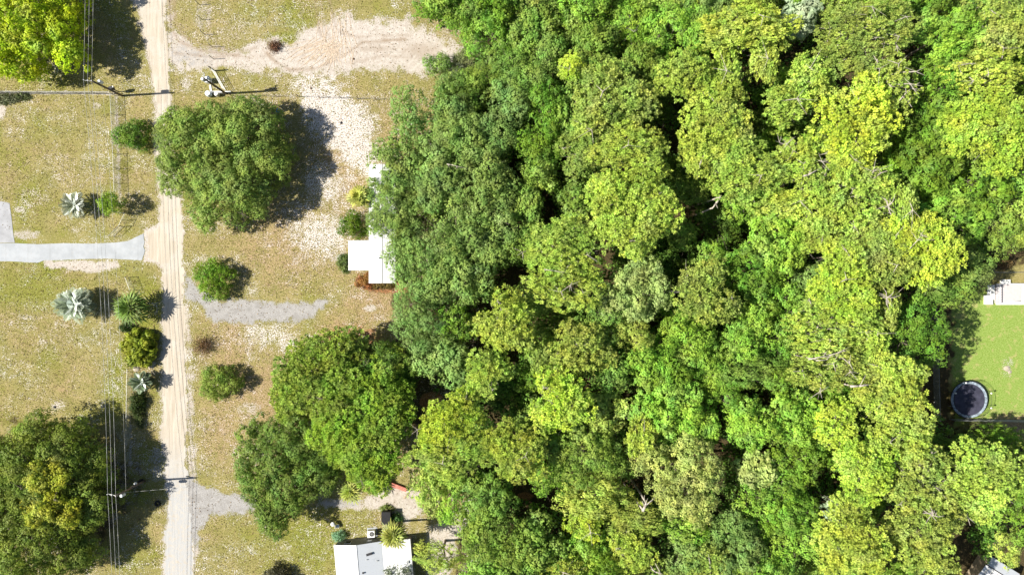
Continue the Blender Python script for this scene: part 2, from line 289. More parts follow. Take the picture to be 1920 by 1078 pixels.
# ground material ---------------------------------------------------------------
def ground_material():
    m = N('ground_soil_and_grass')
    A = m.n('Attribute', attribute_name='ma'); B = m.n('Attribute', attribute_name='mb'); Cc = m.n('Attribute', attribute_name='mc')
    sa = m.n('SeparateColor'); m.l(A.outputs['Color'], sa.inputs[0]); sb = m.n('SeparateColor'); m.l(B.outputs['Color'], sb.inputs[0]); sc = m.n('SeparateColor'); m.l(Cc.outputs['Color'], sc.inputs[0])
    pos = m.pos()
    n1 = m.noise(0.35, 4, .6, pos); n2 = m.noise(2.2, 4, .65, pos, 0.6); n3 = m.noise(6.5, 3, .6, pos, 0.4); n4 = m.noise(16, 2, .6, pos); n5 = m.noise(1.0, 5, .65, pos, .4)
    vor = m.n('TexVoronoi'); vor.inputs['Scale'].default_value = 3.2; vor.inputs['Randomness'].default_value = 1; m.l(pos, vor.inputs['Vector'])
    # dry lawn: olive base with straw flecks and darker thatch
    c = m.mix(m.step(n1, .35, .65), (0.190, 0.180, 0.046), (0.285, 0.242, 0.088))
    c = m.mix(m.math('MULTIPLY', m.step(n2, .42, .62), 0.55), c, (0.166, 0.158, 0.040))
    c = m.mix(m.math('MULTIPLY', m.step(n3, .52, .64), 0.7), c, (0.465, 0.382, 0.216))
    c = m.mix(m.math('MULTIPLY', m.step(n3, .46, .34), 0.65), c, (0.124, 0.104, 0.033))
    c = m.mix(m.math('MULTIPLY', m.step(n4, .54, .64), 0.5), c, (0.415, 0.349, 0.199))
    c = m.mix(m.math('MULTIPLY', m.step(n4, .44, .36), 0.45), c, (0.108, 0.087, 0.029))
    def over(c, mask, col, k=0.9, lo=.35, hi=.65, nz=None):
        nz = nz if nz is not None else m.math('ADD', m.math('ADD', m.math('MULTIPLY', m.math('SUBTRACT', n3, .5), 1.5), m.math('MULTIPLY', m.math('SUBTRACT', n5, .5), .9)), m.math('MULTIPLY', m.math('SUBTRACT', n4, .5), .8))
        f = m.step(m.math('ADD', mask, m.math('MULTIPLY', nz, k)), lo, hi)
        return m.mix(m.math('MULTIPLY', f, m.step(mask, 0.02, 0.15)), c, col)
    gcol = m.mix(m.step(n3, .4, .6), (0.129, 0.145, 0.017), (0.241, 0.241, 0.050))
    c = over(c, sa.outputs[2], gcol, 1.3, .2, .75)
    lcol = m.mix(m.step(n3, .35, .65), (0.155, 0.240, 0.035), (0.275, 0.355, 0.095))
    lcol = m.mix(m.math('MULTIPLY', m.step(n5, .53, .64), .6), lcol, (0.382, 0.332, 0.141))
    c = over(c, sb.outputs[2], lcol, .5, .3, .6)
    bcol = m.mix(m.step(n3, .38, .62), (0.216, 0.141, 0.071), (0.432, 0.307, 0.187))
    c = over(c, sb.outputs[0], bcol, 1.3, .2, .8)
    ocol = m.mix(m.step(n3, .35, .62), (0.124, 0.062, 0.029), (0.382, 0.178, 0.083))
    c = over(c, sb.outputs[1], ocol, .7, .3, .6)
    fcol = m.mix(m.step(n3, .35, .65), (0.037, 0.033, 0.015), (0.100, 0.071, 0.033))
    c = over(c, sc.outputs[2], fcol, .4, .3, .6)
    scol = m.mix(m.step(n2, .35, .65), (0.40, 0.355, 0.305), (0.51, 0.46, 0.41))
    scol = m.mix(m.math('MULTIPLY', m.step(n5, .48, .62), .5), scol, (0.345, 0.285, 0.23))
    scol = m.mix(m.math('MULTIPLY', m.step(n4, .60, .70), .35), scol, (0.25, 0.20, 0.13))
    c = over(c, sa.outputs[0], scol, 1.15, .35, .65)
    wcol = m.mix(m.step(n3, .38, .58), (0.38, 0.325, 0.27), (0.66, 0.62, 0.59))
    wcol = m.mix(m.math('MULTIPLY', m.step(n4, .54, .64), .6), wcol, (0.216, 0.183, 0.108))
    c = over(c, sa.outputs[1], wcol, 1.4, .35, .6)
    vcol = m.mix(m.math('MULTIPLY', m.step(n3, .3, .7), m.step(n5, .3, .6)), (0.265, 0.25, 0.235), (0.40, 0.385, 0.37))
    c = over(c, sc.outputs[0], vcol, 1.0, .35, .65)
    # wheel ruts: darker brown tone mixed in along the lines
    c = m.mix(m.math('MULTIPLY', sc.outputs[1], m.step(n2, .2, .5)), c, (0.27, 0.20, 0.14))
    c = m.mix(m.math('MULTIPLY', m.step(vor.outputs[0], .12, .05), m.step(n5, .5, .6)), c, (0.091, 0.075, 0.037))
    hgt = m.math('ADD', m.math('MULTIPLY', n3, .6), m.math('ADD', m.math('MULTIPLY', n4, .35), m.math('MULTIPLY', n2, .5)))
    m.bsdf(c, 0.95, bump=hgt, bstr=0.55, bdist=0.12, spec=0.1)
    return m.m
MAT['ground'] = ground_material()

def lane_material():
    m = N('packed_sand_lane'); pos = m.pos()
    mp = m.n('Mapping'); m.l(pos, mp.inputs[0]); mp.inputs['Scale'].default_value = (2.4, 0.14, 1); mp.inputs['Rotation'].default_value = (0, 0, rad(-1.5))
    st = m.noise(1.0, 5, .6, mp.outputs[0], 0.3); n2 = m.noise(2.0, 4, .6, pos, .5); n3 = m.noise(7, 3, .6, pos); n1 = m.noise(.25, 3, .6, pos)
    c = m.mix(m.step(st, .30, .70), (0.398, 0.340, 0.266), (0.523, 0.465, 0.382))
    c = m.mix(m.math('MULTIPLY', m.step(n1, .48, .6), .6), c, (0.498, 0.457, 0.398))
    c = m.mix(m.math('MULTIPLY', m.step(n2, .55, .7), .5), c, (0.415, 0.349, 0.257))
    c = m.mix(m.math('MULTIPLY', m.step(n3, .62, .72), .45), c, (0.299, 0.249, 0.174))
    sp = m.n('SeparateXYZ'); m.l(pos, sp.inputs[0])
    f = m.step(sp.outputs[1], -20.0, -32.0)     # the south end is greyer crushed stone
    c = m.mix(m.math('MULTIPLY', f, m.step(n2, .2, .6)), c, (0.40, 0.395, 0.385))
    m.bsdf(c, .95, bump=m.math('ADD', st, m.math('MULTIPLY', n3, .5)), bstr=.5, bdist=.10, spec=.1)
    return m.m
MAT['lane'] = lane_material()
def concrete_material():
    m = N('pale_concrete'); pos = m.pos(); n = m.noise(.5, 5, .65, pos); f = m.noise(6, 4, .6, pos); st = m.noise(1.4, 3, .6, pos, 1.5)
    c = m.mix(m.step(n, .35, .65), (0.33, 0.345, 0.36), (0.40, 0.415, 0.43)); c = m.mix(m.math('MULTIPLY', m.step(f, .55, .7), .3), c, (0.349, 0.340, 0.324))
    c = m.mix(m.math('MULTIPLY', m.step(st, .56, .62), .25), c, (0.373, 0.365, 0.349))
    sx = m.n('SeparateXYZ'); m.l(pos, sx.inputs[0]); jf = m.math('FRACT', m.math('MULTIPLY', sx.outputs[0], 1/3.3))
    c = m.mix(m.math('MULTIPLY', m.step(jf, .018, .0), .7), c, (0.2, 0.19, 0.17))
    m.bsdf(c, .9, bump=f, bstr=.2, bdist=.02, spec=.2); return m.m
MAT['concrete'] = concrete_material()
def roof_material(name, col, rx=1.0, ang=0.0):
    m = N(name); pos = m.pos(); mp = m.n('Mapping'); m.l(pos, mp.inputs[0]); mp.inputs['Rotation'].default_value = (0, 0, ang)
    sp = m.n('SeparateXYZ'); m.l(mp.outputs[0], sp.inputs[0])
    w = m.math('FRACT', m.math('MULTIPLY', sp.outputs[1], 1/0.9)); seam = m.step(w, .05, .0)
    d = m.noise(.7, 4, .6, pos); g = m.noise(5, 3, .6, pos)
    c = m.mix(m.math('MULTIPLY', m.step(d, .5, .7), .25), col, tuple(q*.75 for q in col)); c = m.mix(m.math('MULTIPLY', m.step(g, .64, .72), .5), c, (.3, .27, .2))
    m.bsdf(c, .45, 0.0, bump=seam, bstr=.3, bdist=.03, spec=.4); return m.m
MAT['roof_white'] = roof_material('white_metal_roof', (0.62, 0.62, 0.62))
MAT['roof_grey_and_shade'] = roof_material('grey_and_shade_metal_roof', (0.44, 0.46, 0.49))  # plain grey on the shed sheet; on the gabled house it carries painted shade

def grid_object(name, faces_mask, dz, mat, kind='structure', flatmask=None):
    ny, nx = XX.shape; idx = np.arange(ny*nx).reshape(ny, nx)
    q = np.stack([idx[:-1, :-1], idx[:-1, 1:], idx[1:, 1:], idx[1:, :-1]], -1).reshape(-1, 4)
    if faces_mask is not None: q = q[faces_mask[:-1, :-1].reshape(-1)]
    used, inv = np.unique(q, return_inverse=True); q = inv.reshape(-1, 4)
    co = np.stack([XX.reshape(-1)[used], YY.reshape(-1)[used], np.full(len(used), dz)], -1).astype(np.float32)
    me = bpy.data.meshes.new(name); me.vertices.add(len(co)); me.vertices.foreach_set('co', co.reshape(-1))
    me.loops.add(q.size); me.loops.foreach_set('vertex_index', q.astype(np.int32).reshape(-1))
    me.polygons.add(len(q)); me.polygons.foreach_set('loop_start', np.arange(0, q.size, 4, dtype=np.int32)); me.update(calc_edges=True)
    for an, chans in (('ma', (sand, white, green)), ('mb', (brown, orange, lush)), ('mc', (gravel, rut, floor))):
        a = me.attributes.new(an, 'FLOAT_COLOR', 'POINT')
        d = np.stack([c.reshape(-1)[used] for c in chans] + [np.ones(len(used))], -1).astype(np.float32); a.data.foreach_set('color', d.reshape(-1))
    me.materials.append(mat); o = bpy.data.objects.new(name, me); COL.objects.link(o); o['kind'] = kind
    return o
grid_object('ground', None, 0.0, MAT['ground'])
core = sdf(LANE)+(NM-.5)*11-2
grid_object('dirt_road', core > 2.0, 0.004, MAT['lane'])
grid_object('gravel_path', ((gravel > .62) & (PX > 352) & (PX < 620) & (PY > 500) & (PY < 700)), 0.006, MAT['ground'])

def slab(name, pts, z0, z1, mat, kind='structure'):
    b = MB(); b.prism([W(x, y, 0)[:2] for x, y in pts], z0, z1); o = b.build(name, mat, bevel=.02); o['kind'] = kind; return o
slab('concrete_driveway', [(-40, 456), (28, 456), (70, 458), (120, 456), (170, 457), (215, 455), (240, 452), (256, 444), (269, 438), (271, 455), (269, 462), (272, 470), (270, 477), (266, 488), (240, 487), (200, 485), (150, 486), (110, 488), (84, 488), (70, 493), (40, 491), (18, 490), (-40, 490)], -.1, .035, MAT['concrete'])
slab('concrete_pad', [(-40, 378), (4, 378), (18, 381), (22, 410), (25, 440), (28, 455.2), (-40, 455.2)], -.1, .030, plain('worn_grey_concrete', (0.34, 0.34, 0.35), .9, var=.15, scale=.8))

# ------------------------------------------------------------------ foliage builders (numpy)
def unit(v): return v/np.maximum(np.linalg.norm(v, axis=-1, keepdims=True), 1e-9)

def leaf_quads(rng, C, Nn, size, aspect=0.7, T=None):
    """C centres, Nn normals, T optional long axes -> (n,4,3) bent diamonds"""
    n = len(C); size = np.broadcast_to(size, (n,))[:, None]
    if T is None: T = rng.normal(size=(n, 3))
    T = unit(T-Nn*np.sum(T*Nn, -1, keepdims=True)); B = np.cross(Nn, T)
    a = size*.5; b = size*.5*aspect; s = rng.uniform(-.25, .25, (n, 1))
    return np.stack([C-T*a-Nn*a*.2, C-B*b+T*a*s, C+T*a-Nn*a*.2, C+B*b+T*a*s], 1)

def darts(rng, inside, bx, rmin, tries=6000, cap=500):
    P = []; x0, x1, y0, y1 = bx
    c = np.stack([rng.uniform(x0, x1, tries), rng.uniform(y0, y1, tries)], -1)
    for p in c[inside(c)]:
        if all((p[0]-q[0])**2+(p[1]-q[1])**2 > rmin*rmin for q in P):
            P.append(p)
            if len(P) >= cap: break
    return np.array(P) if P else np.zeros((1, 2))

def crown(seed, ells, style, depth, lobe=1.25, leaf=0.27, dens=1.0, gap=0.0):
    """ells: list of (cx,cy,rx,ry,dz) ellipses in metres. Crown top lies near z=0. Returns quads, tints, lobe centres"""
    rng = np.random.default_rng(seed); ph = rng.uniform(0, 6.28, (len(ells), 4))
    def rho(P, k):
        cx, cy, rx, ry, dz = ells[k]; dx, dy = P[..., 0]-cx, P[..., 1]-cy; t = np.arctan2(dy/ry, dx/rx)
        w = 1+.10*np.sin(2*t+ph[k, 0])+.12*np.sin(3*t+ph[k, 1])+.10*np.sin(5*t+ph[k, 2])+.07*np.sin(9*t+ph[k, 3])
        return np.hypot(dx/rx, dy/ry)/w
    def field(P): return np.array([rho(P, k) for k in range(len(ells))])
    inside = lambda P: (field(P).min(0) < 1-0.35*lobe/max(2.0, min(e[2] for e in ells)+1))
    bx = (min(e[0]-e[2]*1.2 for e in ells), max(e[0]+e[2]*1.2 for e in ells), min(e[1]-e[3]*1.2 for e in ells), max(e[1]+e[3]*1.2 for e in ells))
    L = darts(rng, inside, bx, lobe*(.92 if style != 'pine' else .80)); R = field(L); k = R.argmin(0); rr = R.min(0)
    # height of the dome: highest of the member ellipses
    hz = np.max(np.array([np.where(R[i] < 1.05, ells[i][4]-depth*.75*np.clip(R[i], 0, 1.05)**3.4, -99) for i in range(len(ells))]), 0)
    hz = np.where(hz < -50, ells[0][4]-depth*.75, hz)
    z = hz + rng.uniform(-.9, .4, len(L))*lobe*(1+gap)
    LC = np.concatenate([L, z[:, None]], 1); lr = lobe*rng.uniform(.65, 1.25, len(L))
    if gap > 0:
        keep = rng.random(len(L)) > gap; LC = LC[keep]; lr = lr[keep]
    # a second, lower storey of lobes closes most gaps from above and from the side
    lo = darts(rng, inside, bx, lobe*1.1); Rl = field(lo).min(0)
    lz = ells[0][4]*0-depth*rng.uniform(.6, 1.15, len(lo)) + np.interp(Rl, [0, 1], [.0, .0])
    LO = np.concatenate([lo, lz[:, None]], 1); lor = lobe*rng.uniform(.8, 1.2, len(lo))
    AC = np.concatenate([LC, LO]); AR = np.concatenate([lr, lor]); up = np.concatenate([np.ones(len(LC)), np.full(len(LO), .5)])
    tl = rng.uniform(.76, 1.2, len(AC)); Q = []; Tn = []
    if style == 'pine':
        for c, r, u, t in zip(AC, AR, up, tl):
            n = max(3, int(8.0*r*r*u*dens)); n += 4; fi = (np.arange(n)+.5)/n; fz = 1-1.25*fi; fa = np.arange(n)*2.39996+rng.uniform(0, 6.28); fr_ = np.sqrt(np.clip(1-fz*fz, 0, 1)); d = unit(np.stack([fr_*np.cos(fa), fr_*np.sin(fa), fz], -1)+rng.normal(size=(n, 3))*.10)
            tc = c + d*r*rng.uniform(.85, 1.08, (n, 1))*np.array([1, 1, .8]); m = 32
            nd = rng.normal(size=(n, m, 3)); nd[..., 2] = nd[..., 2]*.75+.35; nd = unit(nd)
            Ln = rng.uniform(.26, .38, (n, m, 1)); b0 = tc[:, None]+nd*.05; mid = tc[:, None]+nd*(Ln*.5+.05)
            nn = unit(rng.normal(size=(n, m, 3))*.6+d[:, None]*.8+np.array([-.1, 0, .7])); tt = nd
            q = leaf_quads(rng, mid.reshape(-1, 3), unit(np.cross(np.cross(tt, nn), tt)).reshape(-1, 3), Ln.reshape(-1)*1.05, .30, tt.reshape(-1, 3))
            Q.append(q); Tn.append(np.repeat(t*rng.uniform(.85, 1.15, n), m))
    else:
        for c, r, u, t in zip(AC, AR, up, tl):
            n = max(5, int(24*r*r*u*dens)); d = unit(rng.normal(size=(n, 3))); d[:, 2] = np.where(d[:, 2] < -.35, -d[:, 2], d[:, 2])
            ro = r*rng.uniform(.72, 1.08, (n, 1)); pc = c + d*ro*np.array([1, 1, .8]); m = 13 if style != 'feather' else 10
            off = rng.normal(size=(n, m, 3))*.15; P = pc[:, None]+off+d[:, None]*.04
            nn = unit(d[:, None]*1.5+off*4.0+rng.normal(size=(n, m, 3))*.45+np.array([0, 0, .35]))
            sz = leaf*rng.uniform(.5, 1.2, n*m)
            if style == 'feather':
                tt = unit(d[:, None]*np.array([1, 1, .1])+rng.normal(size=(n, m, 3))*.5+np.array([-.5, -.4, 0])).reshape(-1, 3)
                q = leaf_quads(rng, P.reshape(-1, 3), nn.reshape(-1, 3), sz*1.7, .34, tt)
            else: q = leaf_quads(rng, P.reshape(-1, 3), nn.reshape(-1, 3), sz, .75)
            Q.append(q); Tn.append(np.repeat(t*rng.uniform(.82, 1.18, n), m))
    return np.concatenate(Q), np.concatenate(Tn), LC

def branches_mesh(seed, LC, fork, r0, count, tops=0, reach=1.0):
    """limbs rising from the fork point to lobe centres"""
    rng = np.random.default_rng(seed); b = MB(); idx = rng.permutation(len(LC))[:count]
    for i in idx:
        e = np.array(LC[i])*np.array([reach, reach, 1]); s = np.array(fork)+rng.normal(size=3)*.03
        m1 = s*.6+e*.4+rng.normal(size=3)*.35; m1[2] -= .3; m2 = s*.25+e*.75+rng.normal(size=3)*.3
        r = r0*rng.uniform(.5, .9); b.path([s, m1, m2, e], [r, r*.7, r*.42, r*.15], 5)
        for _ in range(2):
            e2 = m2+rng.normal(size=3)*np.array([1.1, 1.1, .35]); b.path([m2, (m2+e2)/2+rng.normal(size=3)*.12, e2], [r*.3, r*.2, r*.07], 4)
    for _ in range(tops):          # bare limbs that show above the leaves
        i = idx[rng.integers(len(idx))]; c = np.array(LC[i]); a = rng.uniform(0, 6.28); l = rng.uniform(1.2, 2.6)
        e = c+np.array([math.cos(a)*l, math.sin(a)*l, rng.uniform(.7, 1.3)]); md = (c+e)/2+rng.normal(size=3)*.2+np.array([0, 0, .45])
        b.path([c, md, e], [.07, .05, .02], 4)
        for _ in range(3):
            e2 = md+rng.normal(size=3)*np.array([.7, .7, .2]); b.path([md, e2], [.035, .012], 4)
    return b

def trunk_mb(h, r, seed=0, n=9, bend=.25):
    rng = np.random.default_rng(seed); b = MB(); pts = [Vector((0, 0, -.15))]; rs = [r*1.35]
    for j in range(1, 6):
        t = j/5; pts.append(Vector((rng.uniform(-bend, bend)*t*(1-t)*2, rng.uniform(-bend, bend)*t*(1-t)*2, h*t))); rs.append(r*(1.1-.6*t))
    b.path(pts, rs, n); return b

PAL = dict(yl=(0.470, 0.610, 0.095), ol=(0.395, 0.500, 0.095), em=(0.190, 0.345, 0.036), br=(0.300, 0.510, 0.062), md=(0.235, 0.365, 0.060), gr=(0.225, 0.340, 0.078),
           dk=(0.120, 0.210, 0.030), sv=(0.45, 0.58, 0.37), po=(0.390, 0.480, 0.135), wy=(0.520, 0.670, 0.075), bl=(0.235, 0.345, 0.085), ds=(0.16, 0.12, 0.085))
CNAME = dict(yl='yellow-green', ol='olive-green', em='deep green', br='bright green', md='mid-green', gr='grey-green', dk='dark green', sv='silvery', po='pale olive', wy='warm yellow', bl='bluish green', ds='dull brown')
KIND = dict(P=('pine_tree', 'pine', 'pine tree'), B=('oak_tree', 'oak', 'oak tree'), G=('broadleaf_tree', 'broadleaf tree', 'tree'), E=('feathery_tree', 'feathery-leaved tree', 'tree'), L=('silver_tree', 'large-leaved tree', 'tree'))
STY = dict(P='pine', B='leaf', G='leaf', E='feather', L='leaf')
PARM = {'P': dict(depth=2.8, lobe=1.1, dens=1.0, gap=.20), 'B': dict(depth=3.6, lobe=1.3, leaf=.26, gap=.16), 'G': dict(depth=3.2, lobe=1.05, leaf=.26, gap=.16), 'E': dict(depth=3.0, lobe=1.2, leaf=.26, gap=.14), 'L': dict(depth=2.4, lobe=1.0, leaf=.42)}
CLASS = [2.0, 3.0, 4.2, 5.6]
_shared = {}
def shared(kd, R, var, sparse):
    key = (kd, R, var, sparse)
    if key not in _shared:
        p = dict(PARM[kd]); sd_ = abs(hash((ord(kd[0]), int(R*10), var, int(sparse))))  % 99991
        if sparse: p['gap'] = .38; p['dens'] = .8
        if 'leaf' in p: p['leaf'] *= (.85, 1.0, 1.2)[var]
        if R < 2.5: p['depth'] *= .75; p['lobe'] *= .85
        q, t, LC = crown(sd_, [(0, 0, R, R, 0.0)], STY[kd], **p)
        me = quads_mesh('crown', q, t); me.materials.append(MAT['needle' if kd == 'P' else 'leaf'])
        bm = branches_mesh(sd_+1, LC, (0, 0, -p['depth']*1.5), .11*R/4 + .05, int(8+R*1.5), tops=(7 if sparse else (1 if kd == 'P' else 0)))
        bme = bpy.data.meshes.new('limbs'); bme.from_pydata([tuple(v) for v in bm.v], [], bm.f); bme.materials.append(MAT['pale_bark' if kd == 'P' or sparse else 'bark'])
        tm = trunk_mb(1.0, 1.0, sd_, 8, 0.0); tme = bpy.data.meshes.new('trunk'); tme.from_pydata([tuple(v) for v in tm.v], [], tm.f); tme.materials.append(MAT['bark'])
        _shared[key] = (me, bme, tme, p['depth'])
    return _shared[key]

TREES = []    # px, py, rx, ry of what the photo shows, for labels and the undergrowth
rnd = random.Random(11)
def tree(px, py, rx, ry, kd, colr, z, label=None, sparse=0, group=None, rot=None):
    k = S*(H-z)/H; Rm = (rx+ry)/2*k; R = min(CLASS, key=lambda c: abs(math.log(c/Rm))); var = rnd.randrange(3 if R < 5 else 2)
    me, bme, tme, dp = shared(kd, R, var, sparse)
    x, y, _ = W(px, py, z); root = empty(KIND[kd][0], (x, y, 0), 0)
    a = (rnd.choice([0, 1, 2, 3])*math.pi/2 if abs(rx-ry) > .25*rx else rnd.uniform(0, 6.28)) if rot is None else rot
    sx, sy = rx*k/R*1.02, ry*k/R*1.02
    if abs(rx-ry) > .25*rx and int(round(a/(math.pi/2))) % 2: sx, sy = sy, sx
    elif abs(rx-ry) <= .25*rx and rot is None: sx = sy = Rm/R*1.02
    base = PAL[colr]; v = rnd.uniform(.90, 1.10); hsh = rnd.uniform(-.06, .06)
    col = (base[0]*v*(1+hsh), base[1]*v, base[2]*v*(1-hsh))
    zs = max(.75, min(1.25, Rm/R))
    c = link('crown', me, None, root, col); c.location = (0, 0, z-.5); c.scale = (sx, sy, zs); c.rotation_euler = (0, 0, a)
    l = link('limbs', bme, None, root); l.location = (0, 0, z-.5); l.scale = (sx, sy, zs); l.rotation_euler = (0, 0, a)
    t = link('trunk', tme, None, root); tr = .10+.035*Rm; t.scale = (tr, tr, max(1.0, z-.5-dp*1.45*zs+.6))
    root['category'] = KIND[kd][2]
    if label: root['label'] = label
    root['group'] = group or {'P': 'pines of the wood', 'B': 'oaks of the wood', 'G': 'leafy trees of the wood', 'E': 'feathery trees of the wood', 'L': 'silvery trees of the wood'}[kd]
    TREES.append((px, py, rx, ry, kd, colr, z, root, label))
    return root

def big_tree(name, ells, z, kd, colr, label, cat, seed, depth=4.5, lobe=1.5, trunk_r=.4, parts_col=None, leaf=.26, dens=1.0, tint_f=None, register=True, bark='bark', nbr=18, tops=2, gap=0.0, group=None, base=None):
    """ells in photo px at height z: (px,py,rx,ry,dz)"""
    ells = [(e[0]+(e[0]-960)*.026*(z/9.0)-8, e[1]+(e[1]-539)*.022*(z/9.0), e[2]*.96, e[3]*.96, e[4]) for e in ells]      # rims hang lower than the tops
    k = S*(H-z)/H; ax = sum(e[0]*e[2]*e[3] for e in ells)/sum(e[2]*e[3] for e in ells); ay = sum(e[1]*e[2]*e[3] for e in ells)/sum(e[2]*e[3] for e in ells)
    x, y, _ = W(ax, ay, z); root = empty(name, (x, y, 0))
    E = [((e[0]-ax)*k, -(e[1]-ay)*k, e[2]*k, e[3]*k, e[4]) for e in ells]
    q, t, LC = crown(seed, E, STY[kd], depth, lobe, leaf*.9, dens*1.5, gap)
    me = quads_mesh('crown', q, t); c = link('crown', me, MAT['needle' if kd == 'P' else 'leaf'], root, PAL[colr] if isinstance(colr, str) else colr); c.location = (0, 0, z-.4)
    fz = max(.8, z-depth*1.3)
    b = branches_mesh(seed+3, LC+np.array([0, 0, z-.4]), (0, 0, fz), trunk_r*.5, nbr, tops); o = b.build('limbs', MAT[bark], root)
    trunk_mb(fz+.3, trunk_r, seed, 10).build('trunk', MAT['bark'], root, smooth=True)
    tag(root, label, cat, group)
    if register: TREES.append((ax, ay, max(e[2] for e in ells), max(e[3] for e in ells), kd, colr, z, root, label))
    return root

# ------------------------------------------------------------------ the trees that stand free on the left half
big_tree('oak_tree', [(385, 290, 88, 88, 0), (455, 240, 68, 55, .2), (450, 345, 85, 60, -.3), (345, 300, 50, 60, -.8), (412, 395, 52, 34, -1.2), (505, 285, 38, 52, -1.6), (330, 240, 32, 40, -1.5), (478, 215, 40, 30, -1)], 7.7, 'B', (0.250, 0.345, 0.070),
         'broad round-crowned oak overhanging the sandy lane beside the utility pole', 'oak tree', 21, depth=5.2, lobe=1.5, trunk_r=.55, nbr=30)
big_tree('broadleaf_tree', [(45, 40, 92, 72, 0), (100, 40, 52, 60, -1), (35, 110, 32, 34, -1.8), (5, 95, 45, 45, -.8), (128, 95, 20, 26, -2.2), (60, -30, 100, 50, 0)], 8.6, 'G', (0.470, 0.600, 0.020),
         'sunlit yellow-green tree filling the upper left corner beside the power lines', 'tree', 22, depth=6, lobe=1.3, trunk_r=.4, leaf=.32, dens=.85)
big_tree('oak_tree', [(60, 900, 130, 105, 0), (40, 1010, 120, 85, .3), (120, 860, 75, 60, -1.5), (150, 940, 55, 75, -2), (-40, 940, 100, 120, .5), (120, 1040, 45, 45, -2.2)], 9.0, 'B', (0.235, 0.310, 0.048),
         'massive shady oak in the lower left corner under the power lines', 'oak tree', 23, depth=6, lobe=1.6, trunk_r=.7, nbr=34)
big_tree('broadleaf_tree', [(104, 885, 36, 32, 0), (100, 945, 40, 32, -.2), (140, 960, 20, 26, -.6)], 9.8, 'G', (0.42, 0.45, 0.045),
         'small yellowish tree rising through the massive oak in the lower left corner', 'tree', 24, depth=2.2, lobe=.95, trunk_r=.2, leaf=.3, nbr=10)
big_tree('pine_tree', [(615, 672, 68, 48, 0), (590, 715, 72, 55, 0), (560, 740, 40, 40, -.8), (650, 650, 42, 30, -.6), (640, 760, 50, 45, .2)], 10, 'P', (0.315, 0.430, 0.060),
         'dense green pine, upper one of the touching pair below the grey gravel strip', 'pine tree', 25, depth=3.6, lobe=1.25, trunk_r=.3, dens=1.0, nbr=22)
big_tree('pine_tree', [(680, 755, 85, 72, 0), (700, 830, 72, 80, -.3), (740, 770, 45, 75, -.6), (640, 800, 42, 50, -.5), (710, 890, 40, 32, -1.4), (730, 690, 32, 30, -1.6)], 10.8, 'P', (0.330, 0.490, 0.055),
         'large bright green pine, lower one of the touching pair left of the wood', 'pine tree', 26, depth=4.2, lobe=1.25, trunk_r=.35, nbr=26)
big_tree('oak_tree', [(560, 830, 72, 62, -.4), (500, 870, 55, 62, -.6), (540, 910, 85, 55, -.8), (520, 960, 45, 38, -1.6), (600, 880, 45, 50, -1.4), (480, 820, 30, 30, -1.8)], 8.5, 'B', (0.170, 0.260, 0.045),
         'dark spreading oak over the mouth of the lower gravel drive', 'oak tree', 27, depth=4.6, lobe=1.4, trunk_r=.4, nbr=24)
big_tree('dark_tree', [(720, 680, 55, 40, 0), (755, 700, 30, 50, -.5)], 8, 'B', 'dk', 'low dark tree in shade behind the touching pair of pines', 'tree', 28, depth=3, lobe=1.2, trunk_r=.25, nbr=10)

def shrub(px, py, rx, ry, z, col, label, seed, name='round_shrub', cat='shrub', leaf=.2, lobe=.62, depth=None, group=None, style='leaf', tint=None):
    k = S*(H-z)/H; x, y, _ = W(px-(4 if px < 700 else 0), py, z*.3); root = empty(name, (x, y, 0))
    dp = depth or z*.8; q, t, LC = crown(seed, [(0, 0, rx*k, ry*k, 0)], style, dp, lobe, leaf, 1.25)
    q[:, :, 2] = np.maximum(q[:, :, 2], -z+.55)
    me = quads_mesh('foliage', q, t); c = link('foliage', me, MAT['leaf'], root, PAL[col] if isinstance(col, str) else col); c.location = (0, 0, z-.35)
    b = branches_mesh(seed+1, LC+np.array([0, 0, z-.5]), (0, 0, .25), .05, 9); b.path([(0, 0, -.1), (0, 0, .5)], [.12, .1], 7); b.build('stem', MAT['bark'], root)
    tag(root, label, cat, group); return root
shrub(257, 254, 32, 24, 3.0, (0.15, 0.27, 0.03), 'trimmed oval shrub at the lane edge just left of the broad oak', 41)
shrub(220, 384, 17, 17, 4.6, (0.27, 0.42, 0.04), 'small round topiary tree on the fence line above the concrete drive', 42, lobe=.45, depth=3.2)
shrub(407, 523, 36, 34, 3.4, (0.19, 0.33, 0.03), 'dense dark round shrub right of the lane above the gravel strip', 43, lobe=.55)
shrub(418, 716, 35, 34, 3.6, (0.26, 0.35, 0.06), 'olive-toned round shrub right of the lane below the brown bush', 44, lobe=.55)
shrub(528, 1076, 25, 15, 2.2, (0.060, 0.058, 0.030), 'dull purplish shrub cut by the lower edge on the grass', 45)
shrub(262, 757, 12, 24, 1.5, (0.055, 0.085, 0.02), 'narrow dark scrubby bush, lowest of the lane-side planting', 46, lobe=.4, name='scrubby_bush')
shrub(266, 778, 9, 20, .9, (0.12, 0.15, 0.045), 'low weedy tuft at the foot of the scrubby bush by the lane', 47, lobe=.35, name='weedy_bush', leaf=.16)
shrub(243, 614, 12, 8, 1.3, (0.05, 0.09, 0.02), 'tiny dark bush between the two fan palms by the lane', 48, lobe=.4, name='dark_bush')
shrub(668, 424, 23, 27, 3.6, (0.11, 0.19, 0.015), 'dense green shrub against the white roof of the half-hidden house', 49, lobe=.55)
shrub(650, 493, 12, 14, 1.1, (0.15, 0.20, 0.05), 'low straggly bush at the left corner of the half-hidden white house', 50, lobe=.35, name='straggly_bush')
shrub(12, 186, 20, 8, .9, (0.17, 0.19, 0.10), 'low grey bush on the fence line at the left edge', 51, lobe=.4, name='fence_bush')
